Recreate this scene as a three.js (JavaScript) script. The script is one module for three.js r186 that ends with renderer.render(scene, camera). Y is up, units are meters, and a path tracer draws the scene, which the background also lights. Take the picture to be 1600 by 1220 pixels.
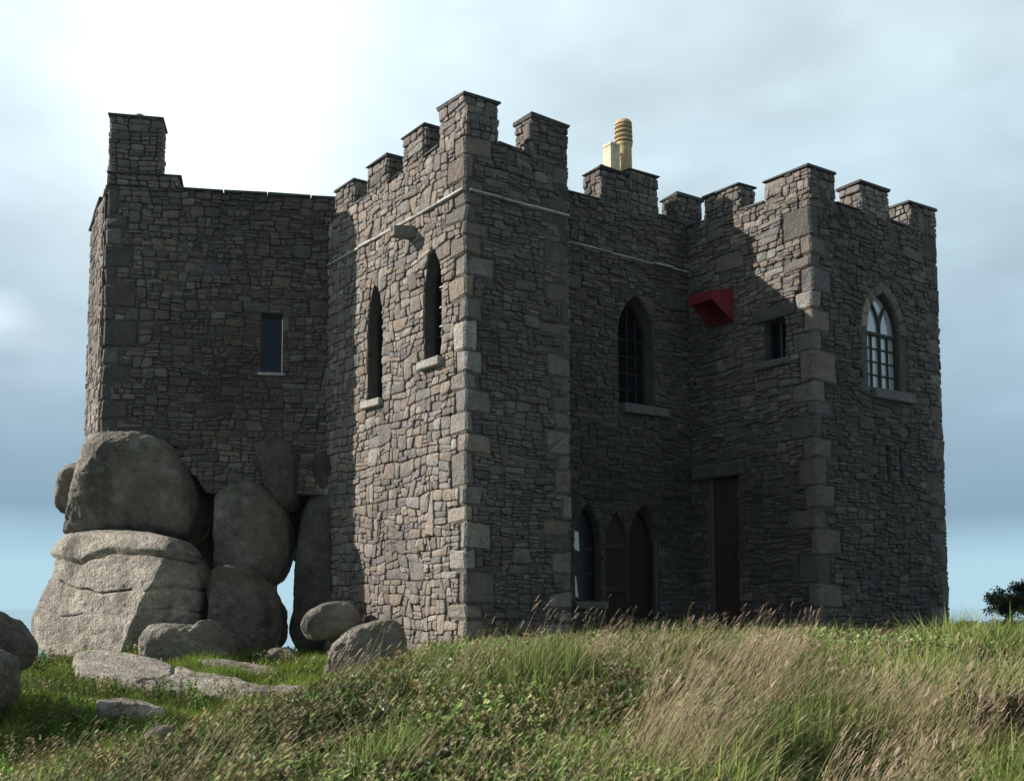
import * as THREE from 'three';
import { mergeGeometries } from 'three/addons/utils/BufferGeometryUtils.js';

// ---------------------------------------------------------------- camera, sky, sun, exposure
const scene = new THREE.Scene();
const camera = new THREE.PerspectiveCamera(2 * Math.atan(610 / 1700) * 180 / Math.PI, 1600 / 1220, 0.1, 90000);
camera.position.set(0, 0.5, 0);
camera.rotation.set(Math.atan(0.082), 0, 0);
camera.setViewOffset(1600, 1220, 65, -206, 1600, 1220);
camera.updateProjectionMatrix();

const renderer = new THREE.WebGLRenderer({ antialias: true });
renderer.setSize(1024, 780);
renderer.toneMapping = THREE.LinearToneMapping;
renderer.toneMappingExposure = 1.4;
renderer.shadowMap.enabled = true;

const SUN_BEARING = -87 * Math.PI / 180, SUN_EL = 28 * Math.PI / 180;   // low sun from the left
const sunDir = new THREE.Vector3(Math.sin(SUN_BEARING) * Math.cos(SUN_EL), Math.sin(SUN_EL), -Math.cos(SUN_BEARING) * Math.cos(SUN_EL));
const sun = new THREE.DirectionalLight(new THREE.Color(1.0, 0.93, 0.83), 4.8);
sun.position.copy(sunDir).multiplyScalar(80).add(new THREE.Vector3(0, 0, -17));
sun.target.position.set(0, 0, -17);
sun.castShadow = true;
sun.shadow.mapSize.set(4096, 4096);
Object.assign(sun.shadow.camera, { left: -30, right: 30, top: 25, bottom: -25, near: 1, far: 200 });
scene.add(sun, sun.target);
scene.fog = new THREE.FogExp2(new THREE.Color(.60, .84, 1), 1 / 9000);      // sea haze

// ---------------------------------------------------------------- random numbers and noise
function rng(seed) { let a = seed >>> 0; return () => { a = (a + 0x6d2b79f5) | 0; let t = Math.imul(a ^ (a >>> 15), 1 | a); t = (t + Math.imul(t ^ (t >>> 7), 61 | t)) ^ t; return ((t ^ (t >>> 14)) >>> 0) / 4294967296; }; }
const gauss = (r) => Math.sqrt(-2 * Math.log(r() + 1e-9)) * Math.cos(6.28318 * r());
const lerp = (a, b, t) => a + (b - a) * t, clamp = (x, a, b) => Math.min(b, Math.max(a, x));
const smooth = (a, b, x) => { const t = clamp((x - a) / (b - a), 0, 1); return t * t * (3 - 2 * t); };
function hash3(x, y, z) { let h = Math.imul(x, 374761393) ^ Math.imul(y, 668265263) ^ Math.imul(z, 2147483647 - 1640531); h = Math.imul(h ^ (h >>> 13), 1274126177); h = Math.imul(h ^ (h >>> 16), 2246822519); return ((h ^ (h >>> 15)) >>> 0) / 4294967296; }
function noise3(x, y, z) {                                   // value noise, -1..1
  const ix = Math.floor(x), iy = Math.floor(y), iz = Math.floor(z); let fx = x - ix, fy = y - iy, fz = z - iz;
  fx = fx * fx * (3 - 2 * fx); fy = fy * fy * (3 - 2 * fy); fz = fz * fz * (3 - 2 * fz);
  const c = (a, b, d) => hash3(ix + a, iy + b, iz + d);
  return 2 * lerp(lerp(lerp(c(0, 0, 0), c(1, 0, 0), fx), lerp(c(0, 1, 0), c(1, 1, 0), fx), fy), lerp(lerp(c(0, 0, 1), c(1, 0, 1), fx), lerp(c(0, 1, 1), c(1, 1, 1), fx), fy), fz) - 1;
}
function fbm(x, y, z, oct = 4) { let s = 0, a = 0.5; for (let i = 0; i < oct; i++) { s += a * noise3(x, y, z); x *= 2.03; y *= 2.03; z *= 2.03; a *= 0.5; } return s; }

// ---------------------------------------------------------------- sky: pale, cloudy, a bright break in the cloud, a clear band at the horizon
{
  const W = 2048, H = 1024, data = new Float32Array(W * H * 4);
  const stops = [[-5, .41, .62, .73], [0, .42, .63, .73], [2.4, .41, .61, .715], [3.6, .33, .51, .62], [5.0, .235, .36, .46], [8, .28, .41, .51], [12, .35, .475, .58], [17, .44, .575, .665], [23, .545, .69, .765], [30, .61, .74, .80], [42, .42, .53, .60], [90, .24, .31, .36]].map(([e, ...c]) => [e, ...c.map((v) => v * 0.81)]);
  const base = (el) => { let i = 1; while (i < stops.length - 1 && el > stops[i][0]) i++; const a = stops[i - 1], b = stops[i], t = clamp((el - a[0]) / (b[0] - a[0]), 0, 1); return [1, 2, 3].map((k) => lerp(a[k], b[k], t)); };
  const D2 = Math.PI / 180;
  for (let j = 0; j < H; j++) {
    const el = ((j + 0.5) / H - 0.5) * 180;
    for (let i = 0; i < W; i++) {
      const round = ((i + 0.5) / W - 0.5) * 2 * Math.PI, ce = Math.cos(el * D2), x = Math.cos(round) * ce, z = Math.sin(round) * ce, y = Math.sin(el * D2);
      const az = Math.atan2(x, -z) / D2;
      const n1 = fbm(x * 3 + 7, y * 7, z * 3, 5), n2 = fbm(x * 6 + 31, y * 16, z * 6 + 4, 5);
      // the cloud's lower edge wavers
      const e = el + (el > 2 && el < 30 ? n1 * 1.4 * smooth(2, 5, el) + 2.2 * n2 * smooth(7, 14, el) : 0);
      let [r, g, b] = base(e);
      // cloud texture
      const n3 = fbm(x * 11 + 3, y * 22 + n1, z * 11 + 9, 5), cl = smooth(5, 12, el) * n2, k = 1 + 0.17 * cl + 0.09 * n1 * smooth(4, 10, el) + 0.16 * n3 * smooth(5, 10, el);
      r *= k * (1 - 0.03 * cl); g *= k; b *= k;
      // sun-bright break in the cloud, high on the left of the castle, and the brighter quarter towards the sun
      let da = az + 14.5; const gy = el - 26;
      const wob = 1 + 0.35 * n1 + 0.25 * n2;
      const q = Math.hypot((da + gy * .10) / (da < 0 ? 4.6 : 6.4), gy / (gy > 0 ? 14 : 8)) * wob, glow = Math.exp(-Math.pow(q, 1.7)) * .9 + 0.27 * Math.exp(-Math.pow(Math.hypot(da / 17, gy / (gy > 0 ? 18 : 10)), 2)) * (1 + .5 * n2);
      r += glow * 0.50; g += glow * 0.49; b += glow * 0.47;
      // a small white cloud low on the left
      const w = Math.exp(-(((az + 25) / 4.5) ** 2) - (((el - 14.5) / 2.6) ** 2)) * clamp(0.5 + 1.3 * n2 + 0.6 * n1, 0, 1);
      r += 0.24 * w; g += 0.22 * w; b += 0.20 * w;
      const cs = x * sunDir.x + y * sunDir.y + z * sunDir.z, warm = 0.30 * Math.pow(Math.max(0, cs), 6), beh = 1 - .44 * smooth(45, 110, Math.abs(az));
      r = r * beh + warm; g = g * beh + warm * 0.96; b = b * beh + warm * 0.9;
      const o = (j * W + i) * 4; data[o] = Math.max(0.02, r); data[o + 1] = Math.max(0.03, g); data[o + 2] = Math.max(0.04, b); data[o + 3] = 1;
    }
  }
  const t = new THREE.DataTexture(data, W, H, THREE.RGBAFormat, THREE.FloatType);
  t.mapping = THREE.EquirectangularReflectionMapping; t.magFilter = t.minFilter = THREE.LinearFilter; t.wrapS = THREE.RepeatWrapping; t.needsUpdate = true;
  scene.background = t; scene.environment = t;
}

// ---------------------------------------------------------------- helpers: naming, labels, textures, materials
const taken = new Map();
const numbered = (name) => { const n = taken.get(name) || 0; taken.set(name, n + 1); return n ? name + '_' + String(n).padStart(3, '0') : name; };
function top(o, name, label, category, extra = {}) { o.name = numbered(name); o.userData = { label, category, ...extra }; scene.add(o); return o; }
function mesh(name, geo, mat, parent) { const m = new THREE.Mesh(geo, mat); m.name = name; m.castShadow = m.receiveShadow = true; if (parent) parent.add(m); return m; }
function group(name, parent) { const g = new THREE.Group(); g.name = name; parent.add(g); return g; }

function tileTex(size, seed, fn, srgb) {                       // tileable texture from periodic value noise
  const lat = (p, s) => { const r = rng(s), a = new Float32Array(p * p); for (let i = 0; i < a.length; i++) a[i] = r(); return (u, v) => { const x = u * p, y = v * p, ix = Math.floor(x), iy = Math.floor(y); let fx = x - ix, fy = y - iy; fx = fx * fx * (3 - 2 * fx); fy = fy * fy * (3 - 2 * fy); const g = (i, j) => a[((j % p + p) % p) * p + ((i % p) + p) % p]; return lerp(lerp(g(ix, iy), g(ix + 1, iy), fx), lerp(g(ix, iy + 1), g(ix + 1, iy + 1), fx), fy); }; };
  const L = [4, 8, 16, 32, 64, 128, 256].map((p, i) => lat(p, seed * 31 + i)), d = new Uint8Array(size * size * 4);
  for (let j = 0; j < size; j++) for (let i = 0; i < size; i++) { const c = fn(L.map((l) => l((i + .5) / size, (j + .5) / size))), o = (j * size + i) * 4; d[o] = clamp(c[0], 0, 1) * 255; d[o + 1] = clamp(c[1] ?? c[0], 0, 1) * 255; d[o + 2] = clamp(c[2] ?? c[0], 0, 1) * 255; d[o + 3] = 255; }
  const t = new THREE.DataTexture(d, size, size); t.wrapS = t.wrapT = THREE.RepeatWrapping; t.magFilter = t.minFilter = THREE.LinearFilter; if (srgb) t.colorSpace = THREE.SRGBColorSpace; t.needsUpdate = true; return t;
}
const rep = (t, k) => { const c = t.clone(); c.repeat.set(k, k); c.needsUpdate = true; return c; };
const stoneMap = tileTex(512, 3, (n) => { const s = .50 + .34 * (n[1] - .5) + .34 * (n[3] - .5) + .42 * (n[5] - .5) + .34 * (n[6] - .5), w = .12 * (n[2] - .5); return [.36 + s * .9 + w, .36 + s * .9, .36 + s * .9 - w]; });
const stoneBump = tileTex(512, 9, (n) => [.5 + .5 * (n[2] - .5) + .55 * (n[3] - .5) + .45 * (n[4] - .5) + .35 * (n[5] - .5) + .25 * (n[6] - .5)]);
const graniteMap = tileTex(512, 21, (n) => { let s = .62 + .3 * (n[0] - .5) + .35 * (n[2] - .5) + .3 * (n[4] - .5) + .5 * (n[6] - .5) + .3 * (n[5] - .5); if (n[5] > .82) s += .25; if (n[3] < .18) s -= .18; return [.30 + s, .30 + s, .29 + s]; });
const std = (o) => new THREE.MeshStandardMaterial(o);
const lin = (r, g, b) => new THREE.Color().setRGB(r, g, b);
const M = {
  stone: std({ color: lin(1, 1, 1), vertexColors: true, map: rep(stoneMap, 0.8), bumpMap: rep(stoneBump, 1.1), bumpScale: 0.022, roughness: 0.92 }),
  mortar: std({ color: lin(.150, .138, .127), map: rep(stoneMap, 0.8), bumpMap: rep(stoneBump, 1.1), bumpScale: 0.03, roughness: 1 }),
  slate: std({ color: lin(.075, .076, .08), map: rep(stoneMap, 0.8), bumpMap: rep(stoneBump, 0.8), bumpScale: 0.01, roughness: 0.75 }),
  drip: std({ color: lin(.48, .48, .465), map: rep(stoneMap, 1.1), bumpMap: rep(stoneBump, 1.1), bumpScale: 0.01, roughness: 0.85 }),
  dressed: std({ color: lin(.40, .38, .345), map: rep(stoneMap, 0.9), bumpMap: rep(stoneBump, 1.2), bumpScale: 0.012, roughness: 0.9 }),
  sillDark: std({ color: lin(.19, .182, .175), map: rep(stoneMap, 0.9), bumpMap: rep(stoneBump, 1.2), bumpScale: 0.012, roughness: 0.9 }),
  granite: std({ color: lin(.97, .97, .97), vertexColors: true, map: rep(graniteMap, 0.7), bumpMap: rep(stoneBump, 1.1), bumpScale: 0.06, roughness: 0.95 }),
  lintel: std({ color: lin(.13, .123, .117), map: rep(stoneMap, 0.9), bumpMap: rep(stoneBump, 1.2), bumpScale: 0.018, roughness: 0.95 }),
  darkWood: std({ color: lin(.028, .021, .018), roughness: 0.6 }),
  brownWood: std({ color: lin(.062, .031, .022), map: rep(stoneMap, 2), roughness: 0.7 }),
  redWood: std({ color: lin(.038, .017, .015), map: rep(stoneMap, 2), roughness: 0.7 }),
  greyWood: std({ color: lin(.085, .085, .10), roughness: 0.6 }),
  paleBar: std({ color: lin(.5, .5, .49), roughness: 0.55 }),
  glass: new THREE.MeshPhysicalMaterial({ color: lin(.008, .009, .012), roughness: 0.12, ior: 1.38 }),
  glassBright: new THREE.MeshPhysicalMaterial({ color: lin(.5, .55, .58), roughness: 0.05, metalness: .35, ior: 2.3 }),
  glassBlue: new THREE.MeshPhysicalMaterial({ color: lin(.010, .018, .048), roughness: 0.12, ior: 1.35 }),
  red: std({ color: lin(.19, .014, .022), roughness: 0.65 }),
  redIn: std({ color: lin(.12, .006, .012), roughness: 0.8 }),
  clay: std({ color: lin(.66, .50, .28), map: rep(stoneMap, 2.2), bumpMap: rep(stoneBump, 2), bumpScale: .004, roughness: 0.9 }),
  paleClay: std({ color: lin(.74, .66, .48), map: rep(stoneMap, 1.6), roughness: .85 }),
  lead: std({ color: lin(.3, .31, .31), roughness: 0.7 }),
  paper: std({ color: lin(.75, .78, .78), roughness: 0.7 }),
  inside: std({ color: lin(.05, .047, .045), roughness: 1 }),
};

// ---------------------------------------------------------------- castle frame: a runs along the fronts, b along the left faces, y up
const castle = new THREE.Group();
castle.position.set(-0.08, 0, -17);
castle.rotation.y = Math.atan2(0.569, 0.822);
top(castle, 'castle', 'grey granite castle with crenellated square towers standing partly on huge boulders', 'castle');
castle.updateMatrixWorld(true);
const ab = (a, b, y = 0) => new THREE.Vector3(a, y, -b);
function wall(a, b, da, db, flip = 1) { const l = Math.hypot(da, db); da /= l; db /= l; return { O: ab(a, b), U: ab(da, db), N: ab(db * flip, -da * flip), flip: flip < 0 }; }
const at = (w, u, v, n = 0) => w.O.clone().addScaledVector(w.U, u).addScaledVector(w.N, n).setY(v);
const WA = wall(0, 0, 0, 1, -1), WB = wall(0, 0, 1, 0), WM = wall(2.15, 1.033, 1, 0), WD = wall(6.1, 1.033, 0, -1), WE = wall(6.1, -1.952, 1, 0);
const WG = wall(-3.826, 6.539, 3.826, -1.797), WH = wall(-3.826, 6.539, 0.168, 0.985, -1);
const GL = 4.227;
function place(geo, w) {                                         // geometry in (u, v, n) -> castle axes
  const m = new THREE.Matrix4().makeBasis(w.U, new THREE.Vector3(0, 1, 0), w.N); m.setPosition(w.O);
  geo.applyMatrix4(m);
  if (m.determinant() < 0) { if (geo.index) { const i = geo.index.array; for (let k = 0; k < i.length; k += 3) { const t = i[k]; i[k] = i[k + 1]; i[k + 1] = t; } } else for (const at of Object.values(geo.attributes)) { const s = at.itemSize, d = at.array; for (let k = 0; k < at.count; k += 3) for (let c = 0; c < s; c++) { const t = d[k * s + c]; d[k * s + c] = d[(k + 1) * s + c]; d[(k + 1) * s + c] = t; } } }
  return geo;
}
function boxUv(geo) {                                            // uv in metres by the dominant side
  const p = geo.attributes.position, n = geo.attributes.normal, uv = new Float32Array(p.count * 2);
  for (let i = 0; i < p.count; i++) { const ax = Math.abs(n.getX(i)), ay = Math.abs(n.getY(i)), az = Math.abs(n.getZ(i)); const x = p.getX(i), y = p.getY(i), z = p.getZ(i); uv[2 * i] = ax >= ay && ax >= az ? z : x; uv[2 * i + 1] = ay > ax && ay > az ? z : y; }
  geo.setAttribute('uv', new THREE.BufferAttribute(uv, 2)); return geo;
}
// a block with chamfered, slightly uneven edges; sizes in u, v, n
function block(u0, u1, v0, v1, n0, n1, ch = 0.015, jit = 0.008, r = null) {
  const X = [u0, u1], Y = [v0, v1], Z = [n0, n1], P = []; const J = () => r ? (r() - .5) * 2 * jit : 0;
  const C = []; for (let k = 0; k < 8; k++) C.push([X[k & 1] + J(), Y[(k >> 1) & 1] + J(), Z[k >> 2] + J()]);
  const cx = Math.min(ch, (u1 - u0) * .3), cy = Math.min(ch, (v1 - v0) * .3), cz = Math.min(ch, (n1 - n0) * .3);
  // three points per corner: moved in along two of the three axes
  const q = (k, ix, iy, iz) => { const c = C[k]; return [c[0] + (k & 1 ? -1 : 1) * cx * ix, c[1] + (k & 2 ? -1 : 1) * cy * iy, c[2] + (k & 4 ? -1 : 1) * cz * iz]; };
  const fx = (k) => q(k, 0, 1, 1), fy = (k) => q(k, 1, 0, 1), fz = (k) => q(k, 1, 1, 0), T = [];
  const quad = (a, b, c, d) => T.push(a, b, c, a, c, d);
  quad(fx(0), fx(4), fx(6), fx(2)); quad(fx(1), fx(3), fx(7), fx(5)); quad(fy(0), fy(1), fy(5), fy(4)); quad(fy(2), fy(6), fy(7), fy(3)); quad(fz(0), fz(2), fz(3), fz(1)); quad(fz(4), fz(5), fz(7), fz(6));
  const edge = (a, b, f, g) => quad(f(a), f(b), g(b), g(a));
  for (const [a, b] of [[0, 2], [5, 7]]) edge(a, b, fx, fz); for (const [a, b] of [[2, 0]]) void 0;
  for (const [a, b, f, g] of [[1, 3, fz, fx], [4, 6, fz, fx], [0, 1, fz, fy], [3, 2, fz, fy], [5, 4, fz, fy], [6, 7, fz, fy], [0, 4, fy, fx], [6, 2, fy, fx], [5, 1, fy, fx], [3, 7, fy, fx]]) edge(a, b, f, g);
  for (let k = 0; k < 8; k++) { const odd = ((k & 1) + ((k >> 1) & 1) + (k >> 2)) % 2; odd ? T.push(fx(k), fy(k), fz(k)) : T.push(fx(k), fz(k), fy(k)); }
  // orient every triangle away from the middle
  const m = [(u0 + u1) / 2, (v0 + v1) / 2, (n0 + n1) / 2], pos = [];
  for (let k = 0; k < T.length; k += 3) { let [a, b, c] = [T[k], T[k + 1], T[k + 2]]; const ux = b[0] - a[0], uy = b[1] - a[1], uz = b[2] - a[2], vx = c[0] - a[0], vy = c[1] - a[1], vz = c[2] - a[2]; const nx = uy * vz - uz * vy, ny = uz * vx - ux * vz, nz = ux * vy - uy * vx; if (nx * (a[0] - m[0]) + ny * (a[1] - m[1]) + nz * (a[2] - m[2]) < 0) [b, c] = [c, b]; pos.push(...a, ...b, ...c); }
  const g = new THREE.BufferGeometry(); g.setAttribute('position', new THREE.Float32BufferAttribute(pos, 3)); g.computeVertexNormals(); return boxUv(g);
}
function boxUv3(geo) {                                           // the same, one side per triangle
  const p = geo.attributes.position, n = geo.attributes.normal, uv = new Float32Array(p.count * 2);
  for (let i = 0; i < p.count; i += 3) { const a = [0, 1, 2].map((c) => Math.abs(n.array[i * 3 + c] + n.array[i * 3 + 3 + c] + n.array[i * 3 + 6 + c])), k = a[0] >= a[1] && a[0] >= a[2] ? 0 : a[1] >= a[2] ? 1 : 2; for (let j = i; j < i + 3; j++) { uv[2 * j] = k === 0 ? p.getZ(j) : p.getX(j); uv[2 * j + 1] = k === 1 ? p.getZ(j) : p.getY(j); } }
  geo.setAttribute('uv', new THREE.BufferAttribute(uv, 2)); return geo;
}
function tint(geo, c) { const n = geo.attributes.position.count, a = new Float32Array(n * 3); for (let i = 0; i < n; i++) a.set(c, i * 3); geo.setAttribute('color', new THREE.BufferAttribute(a, 3)); return geo; }
const wbox = (w, ...a) => place(block(...a), w);

// ---------------------------------------------------------------- masonry: irregular stones laid in a wall
const poly = {
  area(p) { let s = 0; for (let i = 0; i < p.length; i++) { const a = p[i], b = p[(i + 1) % p.length]; s += a[0] * b[1] - b[0] * a[1]; } return s / 2; },
  clip(p, nx, ny, d) { const o = []; for (let i = 0; i < p.length; i++) { const a = p[i], b = p[(i + 1) % p.length], sa = a[0] * nx + a[1] * ny - d, sb = b[0] * nx + b[1] * ny - d; if (sa <= 0) o.push(a); if ((sa < 0 && sb > 0) || (sa > 0 && sb < 0)) { const t = sa / (sa - sb); o.push([lerp(a[0], b[0], t), lerp(a[1], b[1], t)]); } } return o; },
  bb(p) { let a = 1e9, b = -1e9, c = 1e9, d = -1e9; for (const [x, y] of p) { a = Math.min(a, x); b = Math.max(b, x); c = Math.min(c, y); d = Math.max(d, y); } return [a, b, c, d]; },
};
function subtract(p, ob) {                                       // keep the largest part of p on one side of the convex obstacle
  let best = null, ba = -1; const A = poly.area(p);
  for (let i = 0; i < ob.length; i++) { const a = ob[i], b = ob[(i + 1) % ob.length], nx = -(b[1] - a[1]), ny = b[0] - a[0], d = nx * a[0] + ny * a[1]; const q = poly.clip(p, nx, ny, d), s = q.length > 2 ? poly.area(q) : 0; if (s > ba) { ba = s; best = q; } if (s > A * 0.999) return p; }
  return ba > 0.0035 && ba > A * 0.06 ? best : null;
}
const rect = (u0, u1, v0, v1) => [[u0, v0], [u1, v0], [u1, v1], [u0, v1]];
function arch(cu, hw, v0, spring, apex, n = 6) {                 // pointed opening, counter-clockwise
  const r = apex - spring, R = (hw * hw + r * r) / (2 * hw), P = [[cu - hw, v0], [cu + hw, v0]], t1 = Math.atan2(r, R - hw);
  for (let i = 0; i <= n; i++) { const t = (t1 * i) / n; P.push([cu + hw - R + R * Math.cos(t), spring + R * Math.sin(t)]); }
  for (let i = n - 1; i >= 0; i--) { const t = (t1 * i) / n; P.push([cu - hw + R - R * Math.cos(t), spring + R * Math.sin(t)]); }
  return P;
}
function rubble(seed, u0, u1, v0, v1, o = {}) {
  const r = rng(seed), { area = 0.045, aspect = 1.7, chaos = 1, obs = [], band = 0.55, topLine = null } = o, out = [];
  const cut = (p, horiz) => { const [a, b, c, d] = poly.bb(p), f = .36 + .28 * r(), x = lerp(a, b, f), y = lerp(c, d, f), ang = (r() - .5) * (horiz ? .16 : .34) * chaos; const nx = horiz ? -Math.sin(ang) : Math.cos(ang), ny = horiz ? Math.cos(ang) : Math.sin(ang), dd = nx * x + ny * y; return [poly.clip(p, nx, ny, dd), poly.clip(p, -nx, -ny, -dd)]; };
  const split = (p, target) => { const A = poly.area(p); if (p.length < 3 || A < 0.002) return; const [a, b, c, d] = poly.bb(p), w = b - a, h = d - c; if (A < target || (h < .085 && w < .3)) { out.push(p); return; } const want = aspect * Math.exp(gauss(r) * .3 * chaos); const hz = w / h < want; for (const q of cut(p, hz)) split(q, area * Math.exp(gauss(r) * .85)); };
  let y0 = v0, yl = v0, yr = v0;
  while (y0 < v1 + .4) {
    const h = band * (.65 + .7 * r()), nl = y0 + h + (r() - .5) * .1 * chaos, nr = y0 + h + (r() - .5) * .1 * chaos; let x = u0 - r() * .5, sl = 0;
    while (x < u1) { const w = .7 + .9 * r(), s2 = (r() - .5) * .15 * chaos, f = (t) => clamp((t - u0) / (u1 - u0), -.2, 1.2), lo = (t) => lerp(yl, yr, f(t)), hi = (t) => lerp(nl, nr, f(t)); split([[x - sl, lo(x)], [x + w - s2, lo(x + w)], [x + w + s2, hi(x + w)], [x + sl, hi(x)]], area * Math.exp(gauss(r) * .6)); x += w; sl = s2; }
    y0 += h; yl = nl; yr = nr;
  }
  const res = [];
  for (let p of out) {
    p = p.map(([x, y]) => [x + .035 * chaos * noise3(x * 2.1, y * 2.1, seed) + .018 * noise3(x * 6, y * 6, seed + 5), y + .035 * chaos * noise3(x * 2.1, y * 2.1, seed + 9) + .014 * noise3(x * 6, y * 6, seed + 14)]);
    p = poly.clip(p, -1, 0, -u0); p = poly.clip(p, 1, 0, u1); p = poly.clip(p, 0, -1, -v0); p = topLine ? poly.clip(p, topLine[0], topLine[1], topLine[2]) : poly.clip(p, 0, 1, v1);
    for (const ob of obs) if (p && p.length > 2) p = subtract(p, ob);
    if (p && p.length > 2 && poly.area(p) > 0.003) res.push(p);
  }
  return res;
}
const PAL = [[.25, .222, .198], [.215, .19, .172], [.28, .24, .205], [.185, .165, .155], [.31, .285, .258], [.24, .20, .172], [.20, .186, .182], [.265, .22, .185]];
const pool = [];                                                  // every stone, before it is decided which are meshes of their own
const eye = new THREE.Vector3(0, 0.5, 0);
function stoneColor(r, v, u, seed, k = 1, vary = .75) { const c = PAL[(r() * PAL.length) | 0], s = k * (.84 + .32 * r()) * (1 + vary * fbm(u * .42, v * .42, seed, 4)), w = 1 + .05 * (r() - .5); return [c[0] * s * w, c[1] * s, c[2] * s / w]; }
function pillow(p, w, r, col, o = {}) {                           // one stone from its outline
  const { joint = .008, proud = .02, back = -.055, bulge = .014, round = .16 } = o;
  let c = [0, 0]; const A = poly.area(p); { let x = 0, y = 0; for (let i = 0; i < p.length; i++) { const a = p[i], b = p[(i + 1) % p.length], k = a[0] * b[1] - b[0] * a[1]; x += (a[0] + b[0]) * k; y += (a[1] + b[1]) * k; } c = [x / (6 * A), y / (6 * A)]; }
  const q = []; for (let i = 0; i < p.length; i++) { const a = p[(i + p.length - 1) % p.length], b = p[i], d = p[(i + 1) % p.length], la = Math.hypot(a[0] - b[0], a[1] - b[1]), ld = Math.hypot(d[0] - b[0], d[1] - b[1]); if (la < .012) continue; const m = .045, ta = Math.min(round * (.6 + .8 * r()), m / la), td = Math.min(round * (.6 + .8 * r()), m / Math.max(ld, .01)); q.push([lerp(b[0], a[0], ta), lerp(b[1], a[1], ta)]); if (ld > .02) q.push([lerp(b[0], d[0], td), lerp(b[1], d[1], td)]); }
  const n = q.length; if (n < 3) return null;
  const sz = Math.sqrt(A), z1 = proud * (r() - .35), tx = (r() - .5) * .16, ty = (r() - .5) * .16, bz = bulge * (.5 + r()) * Math.min(1.3, sz / .2), J = joint * (.7 + .8 * r());
  const pos = [], uv = [], idx = [], ou = r() * 3, ov = r() * 3; const add = (x, y, z) => {  
      pos.push(x, y, z); uv.push(x + ou, y + ov); };
  const sh = (k) => q.map(([x, y]) => { const dx = x - c[0], dy = y - c[1], l = Math.hypot(dx, dy), f = Math.max(.3, 1 - J / l) * k; return [c[0] + dx * f, c[1] + dy * f]; });
  const R1 = sh(1), R2 = sh(.87);
  for (const [x, y] of R1) add(x, y, back);
  for (const [x, y] of R1) add(x, y, z1 + (r() - .5) * .01);
  for (const [x, y] of R2) add(x, y, z1 + bz + tx * (x - c[0]) + ty * (y - c[1]) + (r() - .5) * .014);
  add(c[0], c[1], z1 + bz * 1.15 + (r() - .5) * .01);
  for (let i = 0; i < n; i++) { const j = (i + 1) % n; idx.push(i, j, n + j, i, n + j, n + i, n + i, n + j, 2 * n + j, n + i, 2 * n + j, 2 * n + i, 2 * n + i, 2 * n + j, 3 * n); }
  const g = new THREE.BufferGeometry(); g.setAttribute('position', new THREE.Float32BufferAttribute(pos, 3)); g.setAttribute('uv', new THREE.Float32BufferAttribute(uv, 2)); g.setIndex(idx); g.computeVertexNormals(); tint(g, col); place(g, w);
  return { g, area: A, c: at(w, c[0], c[1], 0), N: w.N };
}
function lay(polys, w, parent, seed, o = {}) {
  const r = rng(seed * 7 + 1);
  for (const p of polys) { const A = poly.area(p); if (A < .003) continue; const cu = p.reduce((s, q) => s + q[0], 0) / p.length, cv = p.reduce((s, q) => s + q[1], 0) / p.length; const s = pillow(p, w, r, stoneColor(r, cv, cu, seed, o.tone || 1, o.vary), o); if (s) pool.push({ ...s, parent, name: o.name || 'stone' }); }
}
// alternating corner blocks, as on both faces at an outer corner; returns what they cover on either face
function quoins(corner, wu, su, wv, sv, y0, y1, parent, seed, tone = 1) {
  // wu, wv: walls that meet here; su / sv = [edge position, direction into the wall]
  const r = rng(seed), cover = [[], []]; let y = y0, k = 0;
  while (y < y1 - .06) {
    let h = .17 + .36 * r() * (.4 + .6 * r()) + .05; if (y + h > y1 - .15) h = y1 - y; const long = .30 + .36 * r(), short = .14 + .20 * r(), a = k % 2 ? long : short, b = k % 2 ? short : long;
    const pr = -.004 + .020 * r(), e = .004;
    // the block, built on wall wu: along u it covers a, into the wall it covers b
    const s0 = su[0] - su[1] * 0, U = su[1] > 0 ? [s0 - pr, s0 + a] : [s0 - a, s0 + pr];
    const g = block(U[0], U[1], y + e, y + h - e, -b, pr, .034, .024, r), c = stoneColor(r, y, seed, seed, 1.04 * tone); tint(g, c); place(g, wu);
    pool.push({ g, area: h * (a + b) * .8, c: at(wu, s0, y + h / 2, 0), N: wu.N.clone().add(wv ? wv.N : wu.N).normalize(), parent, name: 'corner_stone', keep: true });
    cover[0].push(su[1] > 0 ? rect(s0 - .1, s0 + a, y, y + h) : rect(s0 - a, s0 + .1, y, y + h));
    if (sv) cover[1].push(sv[1] > 0 ? rect(sv[0] - .1, sv[0] + b, y, y + h) : rect(sv[0] - b, sv[0] + .1, y, y + h));
    y += h; k++;
  }
  return cover;
}
function core(w, outline, holes, thick, parent, n0 = -.014, mat = M.mortar) {   // the wall behind the stones, with openings
  const s = new THREE.Shape(outline.map(([x, y]) => new THREE.Vector2(x, y)));
  for (const h of holes) s.holes.push(new THREE.Path(h.map(([x, y]) => new THREE.Vector2(x, y))));
  const g = new THREE.ExtrudeGeometry(s, { depth: thick, bevelEnabled: false }); g.translate(0, 0, n0 - thick);
  return mesh('wall_core', place(g, w), mat, parent);
}
const wallPart = (label) => { const g = group('wall', castle); if (label) g.userData.label = label; return g; };

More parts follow.
